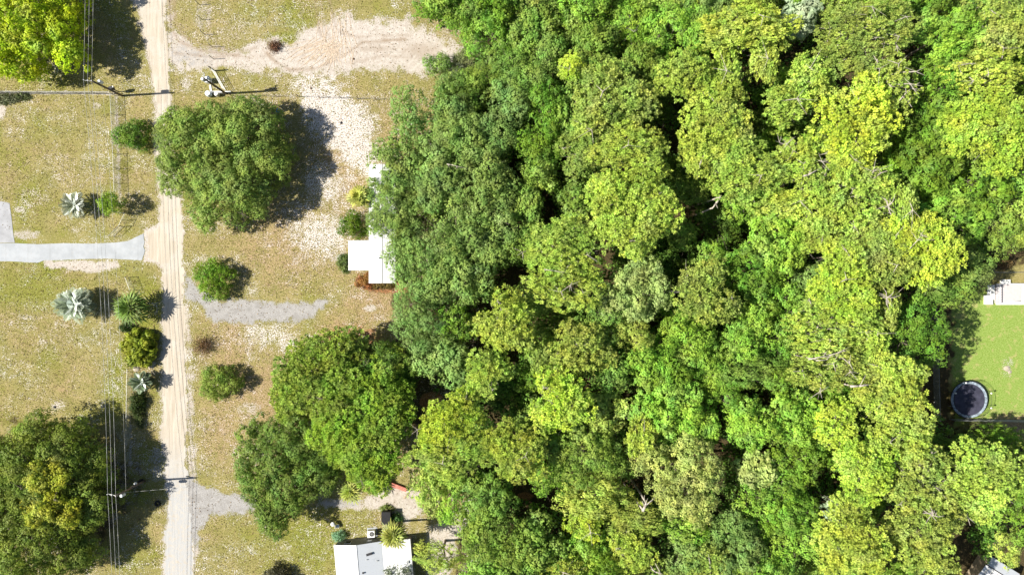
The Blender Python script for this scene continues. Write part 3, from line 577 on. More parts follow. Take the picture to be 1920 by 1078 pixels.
shrub(46, 181, 12, 4, .8, (0.13, 0.16, 0.06), 'flat weedy bush beside the low grey bush on the fence line', 52, lobe=.35, name='weedy_bush')
shrub(690, 526, 17, 12, 1.2, (0.34, 0.15, 0.05), 'orange-brown dead shrub at the lower corner of the half-hidden white house', 53, lobe=.4, name='dead_shrub')
shrub(715, 535, 22, 4, .7, (0.20, 0.13, 0.04), 'strip of rusty dead fern along the lower wall of the half-hidden house', 54, lobe=.3, name='dead_fern')
shrub(639, 1005, 12, 8, 1.2, (0.25, 0.45, 0.25), 'small mint-green bush at the upper corner of the white gabled house', 55, lobe=.3, name='mint_bush', leaf=.15)
shrub(706, 366, 20, 26, 4.6, 'gr', 'grey-green shrubby tree between the white roof sections', 57, name='small_tree')
shrub(712, 418, 19, 28, 4.8, 'gr', 'grey-green small tree over the shaded middle of the half-hidden roof', 66, name='small_tree')
shrub(752, 1072, 24, 16, 5.2, (0.20, 0.23, 0.15), 'silver-grey small tree overlapping the lower white roof', 58, name='small_tree', lobe=.6)
shrub(824, 127, 26, 20, 3.6, 'gr', 'sparse grey-green bush at the end of the sandy clearing', 59, name='sparse_bush')
shrub(862, 142, 16, 20, 3.0, (0.13, 0.15, 0.09), 'twiggy grey bush right of the sparse bush at the clearing end', 60, name='twiggy_bush')
shrub(893, 112, 36, 28, 2.6, (0.20, 0.24, 0.09), 'low pale weedy thicket between clearing and wood', 61, name='thicket', lobe=.5)
shrub(1838, 812, 42, 18, 2.8, (0.20, 0.22, 0.07), 'yellowish scrub outside the fence corner below the trampoline', 62, name='scrub_bush', lobe=.5)
shrub(1880, 500-6, 1+14, 8, 1.2, (0.30, 0.20, 0.08), 'rusty low bush by the fence above the white porch', 63, name='rusty_bush', lobe=.35)
shrub(725, 963-10, 10, 4, .6, (0.22, 0.27, 0.06), 'weedy green tuft beside the black bin', 64, name='weedy_tuft', lobe=.3)
shrub(742, 975, 9, 10, 1.0, (0.12, 0.22, 0.06), 'green weedy bush between black bin and feathery palm', 65, name='weedy_bush', lobe=.3)

def twigs(name, px, py, r, n, z, mat, label, cat, seed, green=0):
    x, y, _ = W(px, py, z*.5); root = empty(name, (x, y, 0)); rng = np.random.default_rng(seed); b = MB()
    for i in range(n):
        a = rng.uniform(0, 6.28); rr = r*S*rng.uniform(.3, 1); e = Vector((math.cos(a)*rr, math.sin(a)*rr, rng.uniform(.2, 1)*z)); s = Vector((rng.normal()*.15, rng.normal()*.15, 0))
        m = s.lerp(e, .5)+Vector((rng.normal()*.12, rng.normal()*.12, .15)); b.path([s, m, e], [.03, .022, .008], 4)
    b.build('stems', mat, root)
    rngc = np.random.default_rng(seed+1); C = np.stack([rngc.normal(size=n*9)*r*S*.42, rngc.normal(size=n*9)*r*S*.42, rngc.uniform(.1, z, n*9)], -1)
    q = leaf_quads(rngc, C, unit(rngc.normal(size=C.shape)+np.array([0, 0, .5])), .2*rngc.uniform(.6, 1.2, len(C)), .4)
    link('foliage', quads_mesh('foliage', q, rngc.uniform(.6, 1.3, len(C))), MAT['leaf'], root, (0.24, 0.125, 0.065) if not green else (0.2, .2, .06))
    tag(root, label, cat); return root
twigs('dead_bush', 379, 648, 24, 110, 1.5, MAT['brown'], 'dead brown bush at the right verge of the lane', 'shrub', 71)
twigs('brush_pile', 513, 87, 13, 120, .8, MAT['brown'], 'heap of brown brushwood on the sandy clearing', 'brush pile', 72)

# palms ---------------------------------------------------------------------------
def palm(px, py, r, z, col, label, seed, nf=34, kind='fan', width=.11, trunk_r=.16, name='fan_palm', cat='palm', leaning=(0, 0), spike=0.0):
    k = S*(H-z)/H; x, y, _ = W(px, py, z); root = empty(name, (x-leaning[0], y-leaning[1], 0)); rng = np.random.default_rng(seed); R = r*k; Q = []; T = []; st = MB()
    for i in range(nf):
        a = i*2.39996+rng.normal()*.1; lev = i/nf; L = R*rng.uniform(.85, 1.1)*(1-.25*(1-lev)*0)
        el = math.radians(72-92*lev**.8)+rng.normal()*.1
        d = np.array([math.cos(a)*math.cos(el), math.sin(a)*math.cos(el), math.sin(el)])
        ptl = L*(.50 if kind == 'fan' else .12); n = 7; pts = []
        p = np.array([leaning[0]*0.0, leaning[1]*0.0, 0.0]); dd = d.copy()
        for j in range(n+1):
            pts.append(p.copy()); p = p+dd*L/n; dd[2] -= .06+.05*lev; dd = dd/np.linalg.norm(dd)
        pts = np.array(pts); st.path([pts[0], pts[3], pts[6]], [.03, .022, .01], 4)
        tcol = rng.uniform(.5, 1.35)*(1 if lev < .88 else .7)
        if kind == 'fan':
            ci = 1 if lev < .3 else (2 if lev < .6 else 3); c = pts[ci]; ax = unit(pts[6]-pts[ci]); side = unit(np.cross(ax, np.array([0, 0, 1.0]))); nr = unit(np.cross(side, ax)); m = 8
            for s in np.linspace(-1.6, 1.6, m)+rng.normal()*.05:
                dr = math.cos(s)*ax+math.sin(s)*side; ll = L*.55*(.75+.25*math.cos(s))*rng.uniform(.72, 1.12); dr = unit(dr+nr*(.12-.05*abs(s))); e = c+dr*ll+np.array([0, 0, -.10*ll])
                w = np.cross(nr, dr); w = unit(w)*width*.5; mid = c+dr*ll*.55+nr*.02
                Q.append([c, mid-w, e, mid+w]); T.append(tcol*rng.uniform(.85, 1.15))
        else:
            m = 22
            for j in range(m):
                u = .15+.85*j/m; f = u*n; i0 = min(n-1, int(f)); c = pts[i0]*(1-f+i0)+pts[i0+1]*(f-i0); ax = unit(pts[i0+1]-pts[i0]); side = unit(np.cross(ax, np.array([0, 0, 1.0])))
                for sg in (-1, 1):
                    dr = unit(ax*.75+side*sg+np.array([0, 0, .25])); ll = L*.34*math.sin(math.pi*min(1, u*.85+.12))*rng.uniform(.85, 1.1); e = c+dr*ll+np.array([0, 0, -.15*ll]); w = unit(np.cross(dr, np.array([0, 0, 1.0])))*width*.5
                    mid = c+dr*ll*.5+np.array([0, 0, .03]); Q.append([c, mid-w, e, mid+w]); T.append(tcol*rng.uniform(.85, 1.15))
    me = quads_mesh('fronds', np.array(Q), np.array(T)); c = link('fronds', me, MAT['palm'], root, col); c.location = (leaning[0], leaning[1], z)
    o = st.build('frond_stalks', plain('frond_stalk', tuple(min(1, q*1.3+.05) for q in col), .6), root); o.location = (leaning[0], leaning[1], z)
    b = MB(); lx, ly = leaning; b.path([(0, 0, -.1), (lx*.3, ly*.3, z*.4), (lx*.8, ly*.8, z*.8), (lx, ly, z+.05)], [trunk_r*1.3, trunk_r, trunk_r*.95, trunk_r*.9], 10); b.build('trunk', MAT['bark'], root, smooth=True)
    tag(root, label, cat); return root
palm(140, 385, 27, 1.9, (0.25, 0.275, 0.18), 'smaller silver palm on the dry lawn above the concrete drive', 81, nf=34, kind='feather', width=.07, name='silver_palm')
palm(140, 571, 37, 2.4, (0.24, 0.30, 0.19), 'large silver-blue palm on the lawn below the concrete drive', 82, nf=48, kind='feather', width=.08, name='silver_palm')
palm(243, 577, 41, 3.0, (0.19, 0.29, 0.045), 'broad green fan palm at the left verge of the lane', 83, nf=46, name='fan_palm', width=.20)
shrub(266, 652, 31, 29, 2.2, (0.27, 0.32, 0.032), 'yellowish big-leaved bush at the left verge of the lane', 84, name='broadleaf_bush', leaf=.42, lobe=.6, style='feather')
palm(265, 716, 23, 1.6, (0.13, 0.18, 0.09), 'small grey-green palm, lowest palm of the lane-side row', 85, nf=26, kind='feather', width=.09, name='grey_palm')
palm(656, 921, 29, 4.2, (0.42, 0.46, 0.09), 'olive-green fan palm beside the lower gravel drive', 86, nf=28, width=.2, name='fan_palm')
palm(737, 1003, 33, 6.0, (0.36, 0.39, 0.075), 'tall yellow-green fan palm leaning over the white gabled roof', 87, nf=30, width=.22, name='fan_palm')
palm(672, 368, 27, 3.6, (0.42, 0.44, 0.08), 'yellow fan palm at the edge of the half-hidden white house', 88, nf=26, width=.26, name='fan_palm')

# ------------------------------------------------------------------ the wood: crowns as they lie in the photograph (px, py, rx, ry, kind, colour, height, label, sparse)
WOOD = [
 (815, 10, 42, 24, 'G', 'em', 8, 0), (878, 18, 45, 34, 'G', 'em', 10, 0), (905, 52, 40, 32, 'G', 'br', 10, 'bright green tree at the wood edge nearest the upper end of the clearing'),
 (1005, 42, 45, 36, 'B', 'md', 12, 0), (1032, 92, 30, 30, 'B', 'md', 12, 0), (960, 100, 40, 36, 'B', 'md', 11, 0), (958, 68, 26, 22, 'G', 'em', 8, 0), (1095, 30, 42, 34, 'B', 'md', 12, 0),
 (1118, 72, 34, 34, 'B', 'md', 13, 0), (1192, 28, 34, 38, 'P', 'br', 13, 0), (1180, 80, 38, 36, 'B', 'dk', 9, 0), (1262, 40, 44, 46, 'G', 'br', 14, 0), (1318, 48, 34, 46, 'G', 'br', 14, 0), (1215, 112, 38, 32, 'G', 'md', 13, 0),
 (1074, 120, 21, 22, 'P', 'wy', 15, 'small vivid yellow pine among green oaks beside the wide olive pine'), (1150, 175, 70, 68, 'P', 'ol', 16, 'wide olive-green pine in the upper middle of the wood'),
 (1292, 138, 40, 46, 'P', 'yl', 17, 0), (1366, 128, 28, 38, 'P', 'yl', 16, 0), (900, 150, 40, 30, 'B', 'md', 10, 0), (868, 178, 54, 44, 'G', 'dk', 9.5, 'dark green tree just inside the wood below the end of the clearing'),
 (770, 200, 36, 46, 'B', 'gr', 9, 0), (752, 288, 44, 52, 'B', 'gr', 10, 'oak at the wood edge directly above the upper white roof piece'), (812, 295, 32, 40, 'B', 'gr', 11, 0), (868, 245, 46, 38, 'B', 'gr', 12, 0), (935, 240, 30, 36, 'B', 'gr', 12, 0),
 (958, 185, 36, 36, 'B', 'gr', 12, 0), (985, 142, 30, 30, 'B', 'md', 12, 0), (1026, 190, 32, 42, 'G', 'em', 13, 0), (1074, 200, 26, 40, 'G', 'md', 13, 0), (1015, 262, 38, 36, 'G', 'em', 13, 0),
 (905, 322, 58, 46, 'B', 'gr', 13, 0), (1013, 322, 26, 28, 'B', 'md', 12, 0), (1088, 280, 38, 36, 'P', 'ol', 14, 0), (1190, 285, 68, 50, 'P', 'yl', 17, 0), (1188, 395, 74, 76, 'P', 'yl', 18, 'great yellow-green pine left of the darkest gap in the wood'),
 (1412, 42, 76, 50, 'P', 'yl', 17, 0), (1442, 105, 22, 34, 'P', 'yl', 16, 0), (1508, 26, 34, 32, 'L', 'sv', 13, 'silver-leaved tree beside the dark gap near the top of the wood'), (1640, 55, 92, 62, 'P', 'ol', 18, 'sparse pine with many pale bare limbs at the top of the wood', 1),
 (1688, 150, 50, 46, 'P', 'yl', 17, 0, 1), (1580, 90, 30, 34, 'P', 'ol', 16, 0, 1), (1800, 48, 56, 54, 'E', 'br', 15, 'bright feathery tree in the upper right of the wood'), (1892, 50, 48, 44, 'P', 'ol', 16, 0), (1868, 128, 56, 36, 'P', 'yl', 17, 0, 1), (1878, 238, 74, 74, 'P', 'wy', 18, 'huge bright yellow pine cut by the right edge'),
 (1790, 150, 56, 60, 'E', 'em', 14, 0), (1768, 262, 62, 62, 'E', 'em', 14.5, 0), (1868, 345, 52, 46, 'E', 'em', 13, 0), (1530, 143, 33, 38, 'P', 'yl', 16, 0), (1480, 142, 22, 20, 'G', 'br', 12, 0), (1480, 195, 38, 28, 'P', 'yl', 15, 0),
 (1622, 218, 78, 62, 'P', 'wy', 18.5, 'dense domed yellow pine in the upper right quarter of the wood'), (1355, 222, 72, 56, 'P', 'yl', 17.5, 0), (1320, 295, 26, 32, 'P', 'yl', 15, 0), (1412, 318, 72, 52, 'P', 'yl', 17, 0), (1530, 305, 62, 52, 'P', 'yl', 17, 0, 1), (1598, 292, 30, 26, 'P', 'yl', 17, 0),
 (1612, 372, 66, 54, 'P', 'yl', 17.5, 'yellow pine whose broken crown shows a star of bare limbs', 1), (1500, 228, 34, 24, 'B', 'dk', 9, 0), (1700, 385, 22, 40, 'P', 'yl', 17, 0), (1690, 432, 26, 26, 'P', 'wy', 17, 0), (1560, 400, 46, 40, 'P', 'yl', 17, 0),
 (750, 398, 62, 56, 'B', 'gr', 10, 'oak overhanging the middle of the half-hidden white house'), (772, 478, 62, 50, 'B', 'gr', 10.5, 'oak crown overhanging the right end of the long white roof'), (848, 392, 42, 50, 'B', 'gr', 12, 0), (925, 400, 48, 52, 'B', 'gr', 13, 0), (870, 512, 58, 50, 'B', 'gr', 12, 0), (840, 455, 40, 34, 'B', 'gr', 12, 0),
 (985, 385, 30, 40, 'B', 'md', 12, 0), (1085, 372, 30, 30, 'B', 'md', 11, 0), (1060, 455, 62, 46, 'P', 'yl', 17, 0), (1065, 525, 70, 50, 'P', 'yl', 17, 'yellow-green pine crossed by a pale fork left of a round greyish tree', 1), (1200, 548, 54, 58, 'G', 'po', 15, 'perfectly round fine-leaved greyish tree near the centre of the wood'),
 (1142, 598, 46, 42, 'G', 'md', 13.5, 0), (780, 603, 46, 54, 'B', 'bl', 10, 'bluish oak at the left edge of the wood above the pair of pines'), (852, 610, 32, 32, 'G', 'em', 9.5, 0), (832, 678, 46, 42, 'B', 'bl', 10, 0), (948, 603, 44, 52, 'P', 'yl', 16, 'compact yellow pine standing clear among oaks left of centre'),
 (915, 702, 42, 32, 'P', 'yl', 15, 0), (1090, 660, 52, 42, 'P', 'ol', 15, 0), (1012, 665, 30, 38, 'B', 'md', 12, 0), (1045, 600, 46, 30, 'B', 'dk', 9, 0), (1192, 632, 38, 32, 'G', 'ol', 13, 0), (1150, 702, 36, 30, 'B', 'md', 12, 0), (1225, 688, 38, 42, 'G', 'br', 13, 0),
 (1300, 632, 46, 42, 'G', 'br', 13.5, 0), (1290, 588, 36, 22, 'G', 'em', 11, 0), (1285, 440, 26, 20, 'B', 'md', 10, 0), (1270, 720, 40, 36, 'G', 'em', 13, 0), (925, 470, 30, 30, 'B', 'gr', 11, 0), (985, 450, 30, 34, 'B', 'md', 11, 0),
 (1335, 550, 46, 54, 'P', 'ol', 16, 'narrow olive-yellow pine right of the fallen pale log'), (1475, 440, 60, 58, 'G', 'br', 14.5, 'big bright green leafy tree right of the darkest gap in the wood'), (1428, 500, 62, 46, 'G', 'em', 13.5, 0), (1598, 535, 58, 56, 'P', 'wy', 18, 'round dense yellow pine right of centre, above the long dead limbs'),
 (1590, 478, 34, 26, 'P', 'yl', 17, 0), (1672, 482, 60, 58, 'P', 'ol', 17, 'smooth dense olive pine wedged between two brighter yellow pines'), (1765, 468, 42, 58, 'P', 'wy', 17.5, 0), (1718, 460, 30, 26, 'P', 'wy', 17, 0), (1798, 400, 70, 48, 'E', 'br', 13.5, 0), (1828, 500, 52, 34, 'B', 'gr', 11, 'greyish oak next to the white porch at the right edge'),
 (1792, 540, 46, 32, 'B', 'md', 11.5, 0), (1902, 420, 36, 50, 'G', 'md', 12, 0), (1731, 630, 60, 72, 'G', 'em', 13, 'large green tree at the wood edge shading the right-hand lawn'), (1568, 610, 80, 46, 'P', 'yl', 17, 0, 1), (1672, 580, 22, 38, 'P', 'ol', 15, 0), (1568, 690, 62, 42, 'P', 'ol', 16, 'sparse pine crossed by two long pale dead limbs', 1),
 (1690, 735, 54, 62, 'P', 'yl', 16, 0), (1712, 815, 50, 46, 'P', 'yl', 16, 'yellow pine left of the brown scrub below the trampoline'), (1650, 690, 34, 30, 'P', 'yl', 15, 0), (1425, 592, 38, 45, 'G', 'br', 12.5, 0), (1400, 645, 40, 32, 'G', 'br', 13, 0), (1415, 700, 70, 38, 'G', 'md', 12.5, 0), (1470, 640, 28, 40, 'G', 'em', 12, 0),
 (1355, 420, 38, 32, 'B', 'dk', 9, 0), (1530, 520, 28, 24, 'B', 'gr', 12, 0), (1540, 455, 26, 16, 'P', 'yl', 15, 0), (1340, 690, 30, 40, 'G', 'br', 12.5, 0), (1310, 680, 30, 26, 'G', 'em', 12, 0),
 (850, 800, 60, 48, 'P', 'wy', 16, 'vivid yellow pine beside the patch of orange ground'), (845, 860, 66, 44, 'P', 'yl', 15.5, 0), (882, 745, 24, 18, 'P', 'yl', 14, 0), (970, 850, 48, 58, 'P', 'yl', 16, 0), (806, 922, 32, 46, 'B', 'ol', 8, 0), (850, 205, 32, 30, 'B', 'gr', 10, 0), (842, 160, 24, 24, 'B', 'gr', 8, 0), (845, 940, 32, 44, 'G', 'br', 8, 0), (915, 948, 42, 38, 'B', 'md', 10, 0),
 (935, 1030, 62, 50, 'B', 'md', 11, 'dark lumpy oak in the bottom edge right of the white gabled house'), (1015, 1035, 46, 46, 'B', 'md', 11, 0), (1052, 755, 50, 50, 'P', 'wy', 16.5, 'rounded yellow pine low in the middle of the wood'), (1100, 868, 56, 52, 'G', 'md', 13.5, 0), (1120, 940, 60, 38, 'G', 'ol', 13, 0), (1102, 800, 36, 30, 'G', 'ol', 13, 0), (1162, 865, 34, 38, 'B', 'md', 11.5, 0),
 (1290, 905, 78, 76, 'G', 'po', 15.5, 'pale olive round-topped tree, broadest crown low in the wood'), (1206, 815, 20, 38, 'P', 'yl', 14, 0), (1146, 775, 36, 30, 'G', 'ol', 12.5, 0), (1100, 990, 26, 24, 'P', 'wy', 12, 0), (1198, 985, 46, 28, 'P', 'ol', 12, 0), (1185, 1045, 38, 36, 'P', 'yl', 13, 0), (1112, 1045, 38, 34, 'G', 'br', 11, 0),
 (955, 738, 44, 32, 'B', 'dk', 9.5, 0), (995, 712, 26, 22, 'G', 'em', 11, 0), (1262, 770, 58, 50, 'G', 'br', 14, 0), (1315, 800, 38, 36, 'G', 'br', 13.5, 0), (1028, 905, 26, 30, 'G', 'em', 10, 0), (825, 1052, 44, 26, 'B', 'ol', 8, 0), (1290, 1000, 42, 24, 'G', 'br', 12, 0), (1298, 1045, 42, 34, 'B', 'gr', 12, 0), (1245, 830, 34, 28, 'G', 'em', 12, 0),
 (1418, 800, 36, 45, 'G', 'br', 14, 'neat oval bright green crown above the pale grey-green ones'), (1508, 790, 50, 46, 'G', 'br', 13.5, 0), (1515, 868, 52, 46, 'G', 'em', 13, 0), (1582, 800, 38, 42, 'P', 'wy', 15.5, 0), (1632, 885, 58, 54, 'P', 'wy', 16.5, 'golden yellow pine in the lower right of the wood'), (1432, 888, 30, 34, 'L', 'po', 12, 0), (1425, 945, 34, 30, 'G', 'br', 12, 0),
 (1490, 965, 54, 48, 'G', 'em', 13, 0), (1512, 1030, 52, 46, 'G', 'br', 12.5, 0), (1592, 962, 34, 22, 'L', 'sv', 12.5, 'silvery patch of leaves above the domed olive pine at the bottom edge'), (1612, 1022, 72, 58, 'P', 'yl', 16.5, 'domed olive-yellow pine cut by the bottom edge'), (1390, 1032, 54, 52, 'B', 'gr', 13, 0),
 (1752, 905, 64, 55, 'P', 'ol', 15.5, 'open-crowned olive pine with a dark curved branch, lower right', 1), (1748, 1005, 66, 58, 'P', 'ol', 15.5, 0), (1872, 905, 58, 66, 'P', 'yl', 16, 0), (1815, 852, 50, 28, 'B', 'dk', 8, 0), (1892, 822, 32, 18, 'B', 'em', 8, 0), (1330, 1062, 34, 28, 'P', 'ol', 13, 0), (1905, 1040, 20, 30, 'G', 'ol', 9, 0),
 (1700, 905, 26, 30, 'G', 'em', 11, 0), (1788, 965, 30, 40, 'G', 'ol', 10, 0), (1475, 715, 26, 22, 'G', 'em', 12, 0), (1600, 745, 40, 26, 'G', 'em', 11, 0), (1540, 755, 40, 24, 'G', 'em', 11, 0), (1640, 960, 22, 18, 'G', 'em', 10, 0), (1250, 505, 30, 26, 'B', 'dk', 7, 0), (1400, 380, 34, 26, 'G', 'br', 12, 0), (1440, 235, 26, 30, 'B', 'dk', 9, 0),
 (1300, 345, 30, 26, 'B', 'md', 9, 0), (1255, 315, 22, 26, 'B', 'dk', 8, 0), (1345, 480, 30, 24, 'G', 'br', 10, 0), (1130, 330, 30, 24, 'B', 'dk', 9, 0), (1640, 450, 22, 18, 'P', 'ol', 16, 0), (1480, 380, 38, 24, 'P', 'yl', 16, 0), (1060, 25, 28, 26, 'G', 'em', 11, 0), (1220, 60, 26, 30, 'G', 'em', 10, 0), (1755, 350, 34, 30, 'E', 'em', 13, 0),
]
WOOD += [(x, -34+((i*37) % 14), 48, 40, 'BGPGEPB'[i % 7], ['md', 'em', 'ol', 'br', 'em', 'yl', 'gr'][i % 7], 12+(i*5) % 4, 0) for i, x in enumerate(range(850, 2000, 82))]
WOOD += [(x, 1108+((i*31) % 12), 46, 38, 'GBPGPBG'[i % 7], ['br', 'md', 'yl', 'em', 'ol', 'gr', 'br'][i % 7], 11+(i*5) % 4, 0) for i, x in enumerate(range(905, 1860, 80))]
WOOD += [(1965, y, 50, 48, 'PEGP'[i % 4], ['yl', 'em', 'br', 'yl'][i % 4], 13, 0) for i, y in enumerate((20, 110, 320, 410, 900, 980))]
WOOD += [(752, 345, 44, 34, 'B', 'gr', 9.5, 0), (1842, 25, 34, 34, 'G', 'em', 12, 0), (850, 235, 30, 30, 'B', 'gr', 11, 0), (1110, 235, 36, 30, 'P', 'ol', 14, 0), (1235, 185, 30, 30, 'B', 'dk', 9, 0), (1210, 470, 36, 30, 'B', 'dk', 8, 0), (1300, 520, 30, 26, 'B', 'dk', 8, 0), (1250, 660, 36, 34, 'G', 'em', 12, 0),
         (1365, 745, 40, 30, 'G', 'em', 12, 0), (1000, 790, 34, 28, 'B', 'md', 11, 0), (1045, 830, 30, 30, 'B', 'md', 11, 0), (895, 990, 36, 30, 'B', 'md', 9, 0), (1580, 850, 30, 30, 'G', 'em', 11, 0), (1660, 790, 26, 26, 'B', 'dk', 9, 0), (1560, 250, 30, 26, 'G', 'em', 12, 0), (1460, 270, 30, 30, 'G', 'em', 12, 0),
         (1700, 290, 26, 40, 'G', 'em', 12, 0), (820, 350, 36, 34, 'B', 'gr', 12, 0), (890, 440, 34, 30, 'B', 'gr', 12, 0), (810, 545, 36, 26, 'B', 'gr', 10, 0), (1000, 560, 30, 26, 'B', 'md', 11, 0), (1120, 120, 34, 26, 'B', 'md', 12, 0), (1240, 90, 26, 30, 'G', 'em', 11, 0), (960, 15, 28, 24, 'B', 'dk', 9, 0),
         (1640, 640, 30, 30, 'P', 'yl', 15, 0), (1550, 560, 34, 26, 'G', 'em', 12, 0), (1490, 560, 34, 28, 'G', 'br', 12, 0), (1380, 560, 26, 30, 'G', 'em', 10, 0), (1640, 330, 36, 26, 'P', 'yl', 16, 0), (1440, 390, 30, 26, 'G', 'br', 12, 0), (1590, 640+90, 30, 26, 'G', 'em', 11, 0)]
for row in WOOD:
    px, py, rx, ry, kd, cl, z, lb = row[:8]
    tree(px, py, rx, ry, kd, cl, z, lb or None, row[8] if len(row) > 8 else 0)

# labels for the rest: colour, kind and where it stands beside something one can find
LM = [(t[0], t[1], t[8]) for t in TREES if t[8]]
SHORT = [(1074, 120, 'the small vivid yellow pine'), (1150, 175, 'the wide olive pine'), (870, 175, 'the dark tree below the clearing end'), (748, 282, 'the oak above the upper white roof piece'), (1188, 370, 'the great pine left of the darkest gap'),
         (1508, 26, 'the silver-leaved tree'), (1640, 55, 'the sparse pine with pale limbs'), (1800, 48, 'the bright feathery tree up right'), (1878, 238, 'the huge yellow pine at the right edge'), (1622, 218, 'the domed yellow pine'), (1612, 372, 'the pine with the star of bare limbs'),
         (762, 420, 'the half-hidden white house'), (1065, 525, 'the pine with the pale forked limb'), (1200, 548, 'the round greyish oak'), (780, 603, 'the bluish edge oak'), (948, 603, 'the compact yellow pine'), (1335, 550, 'the narrow pine by the fallen log'), (1475, 440, 'the big leafy tree right of the gap'),
         (1598, 535, 'the round dense yellow pine'), (1672, 482, 'the smooth olive pine'), (1828, 500, 'the greyish oak by the porch'), (1725, 630, 'the edge tree shading the lawn'), (1568, 690, 'the pine crossed by dead limbs'), (850, 800, 'the pine beside the orange ground'), (1052, 755, 'the rounded yellow pine low in the middle'),
         (1290, 905, 'the pale round-topped tree'), (1418, 800, 'the neat oval green crown'), (1632, 885, 'the golden pine'), (1612, 1022, 'the domed pine at the bottom edge'), (1752, 905, 'the open olive pine'), (935, 1030, 'the dark lumpy oak'), (905, 52, 'the bright tree by the clearing'), (1820, 750, 'the trampoline')]
seen = set()
def direction(dx, dy):
    a = math.degrees(math.atan2(-dy, dx)) % 360
    return ['right of', 'up-right of', 'above', 'up-left of', 'left of', 'down-left of', 'below', 'down-right of'][int((a+22.5)//45) % 8]
for px, py, rx, ry, kd, cl, z, root, lb in TREES:
    if lb: seen.add(lb); continue
    near = sorted(SHORT, key=lambda s: math.hypot(s[0]-px, s[1]-py)); size = 'small ' if (rx+ry) < 54 else ('large ' if (rx+ry) > 104 else '')
    look = f"{size}{CNAME[cl]} {KIND[kd][1]}"; done = False
    for s in near[:4]:
        d = math.hypot(s[0]-px, s[1]-py); pre = 'just ' if d < 85 else ('' if d < 150 else 'well ')
        t = f"{look} {pre}{direction(px-s[0], py-s[1])} {s[2]}"
        if t not in seen and len(t.split()) <= 16: done = True; break
    if not done:
        for s in near[1:6]:
            t = f"{look} between {near[0][2]} and {s[2]}"
            if t not in seen and len(t.split()) <= 16: break
    seen.add(t); root['label'] = t

# ------------------------------------------------------------------ undergrowth beneath the wood: nobody could count it
def undergrowth():
    rng = np.random.default_rng(77); Q = []; T = []
    src = [t for t in TREES if t[0] > 770]
    holes = [(812, 752, 26, 22), (725, 960, 90, 90), (715, 420, 70, 120), (865, 980, 40, 50), (1810, 830, 40, 14), (830, 100, 60, 60), (985, 925, 20, 9), (1690, 968, 14, 8)]
    n = 0
    while n < 10500:
        t = src[rng.integers(len(src))]; a = rng.uniform(0, 6.28); r = math.sqrt(rng.random())*1.25; z = rng.uniform(.6, 4.8)
        qx, qy = t[0]+math.cos(a)*r*t[2], t[1]+math.sin(a)*r*t[3]
        x, y, _ = W(qx, qy, t[6]); gx, gy = x/S+960, 539-y/S
        if gx > 1752 and 520 < gy < 815: continue
        if gx < 790 and gy < 940: continue
        if gx < 880 and gy > 900: continue
        if gx > 1845 and (470 < gy < 830 or gy > 990): continue
        if any(((gx-h[0])/h[2])**2+((gy-h[1])/h[3])**2 < 1 for h in holes): continue
        m = 26; R = rng.uniform(.5, 1.15); d = unit(rng.normal(size=(m, 3))); d[:, 2] = np.abs(d[:, 2]); C = np.array([x, y, z])+d*R*np.array([1, 1, .7])*rng.uniform(.5, 1.05, (m, 1))
        Q.append(leaf_quads(rng, C, unit(d+rng.normal(size=(m, 3))*.6), rng.uniform(.26, .5, m), .7)); T.append(np.full(m, rng.uniform(.7, 1.35))); n += 1
    o = link('undergrowth', quads_mesh('undergrowth', np.concatenate(Q), np.concatenate(T)), MAT['leaf'], None, (0.16, 0.30, 0.045))
    tag(o, 'dark green undergrowth seen in the gaps between the trees', 'undergrowth', kind='stuff')
undergrowth()

# ------------------------------------------------------------------ grass tufts and leaf litter on the open ground
def scatter(name, n, seed, size, aspect, mask_fn, up, color, label, cat, zlo=.02, zhi=.1):
    rng = np.random.default_rng(seed); px = rng.uniform(-20, 1960, n*3); py = rng.uniform(-20, 1100, n*3)
    ix = np.clip(np.searchsorted(GX, (px-960)*S), 0, len(GX)-1); iy = np.clip(np.searchsorted(GY, (539-py)*S), 0, len(GY)-1)
    keep = rng.random(n*3) < mask_fn(ix, iy, px, py); px = px[keep][:n]; py = py[keep][:n]; m = len(px)
    C = np.stack([(px-960)*S, (539-py)*S, rng.uniform(zlo, zhi, m)], -1)
    q = leaf_quads(rng, C, unit(rng.normal(size=(m, 3))*np.array([1, 1, .5])+np.array([0, 0, up])), rng.uniform(*size, m), aspect)
    q[:, :, 2] = np.maximum(q[:, :, 2], .004); o = link(name, quads_mesh(name, q, rng.uniform(.6, 1.35, m)), MAT['leaf'], None, color); tag(o, label, cat, kind='stuff')
openg = (PX < 860)
def m_dry(ix, iy, px, py):
    b = np.clip(1-sand[iy, ix]*1.3-gravel[iy, ix]*1.5, 0, 1)*(px < 870); onlane = core[iy, ix] > -3; slabm = ((px < 275) & (py > 436) & (py < 492)) | ((px < 30) & (py > 375) & (py < 460))
    b *= NM[iy, ix]*.8+.25; return np.where(onlane | slabm, 0, b)
scatter('dry_grass', 60000, 91, (.10, .26), .5, m_dry, .8, (0.33, 0.27, 0.11), 'dry straw-coloured grass tufts on the open ground', 'grass')
scatter('green_grass', 36000, 92, (.10, .26), .45, lambda ix, iy, px, py: m_dry(ix, iy, px, py)*(.25+green[iy, ix]), .6, (0.19, 0.20, 0.03), 'green grass tufts on the open ground', 'grass')
scatter('leaf_litter', 26000, 93, (.10, .24), .6, lambda ix, iy, px, py: np.where(core[iy, ix] > -2, 0, (brown[iy, ix]+white[iy, ix]*.8+.12)*(px < 870))*np.where((px < 275) & (py > 436) & (py < 492), 0, 1), 1.6, (0.33, 0.23, 0.14), 'fallen brown leaves strewn over the open ground', 'leaf litter')
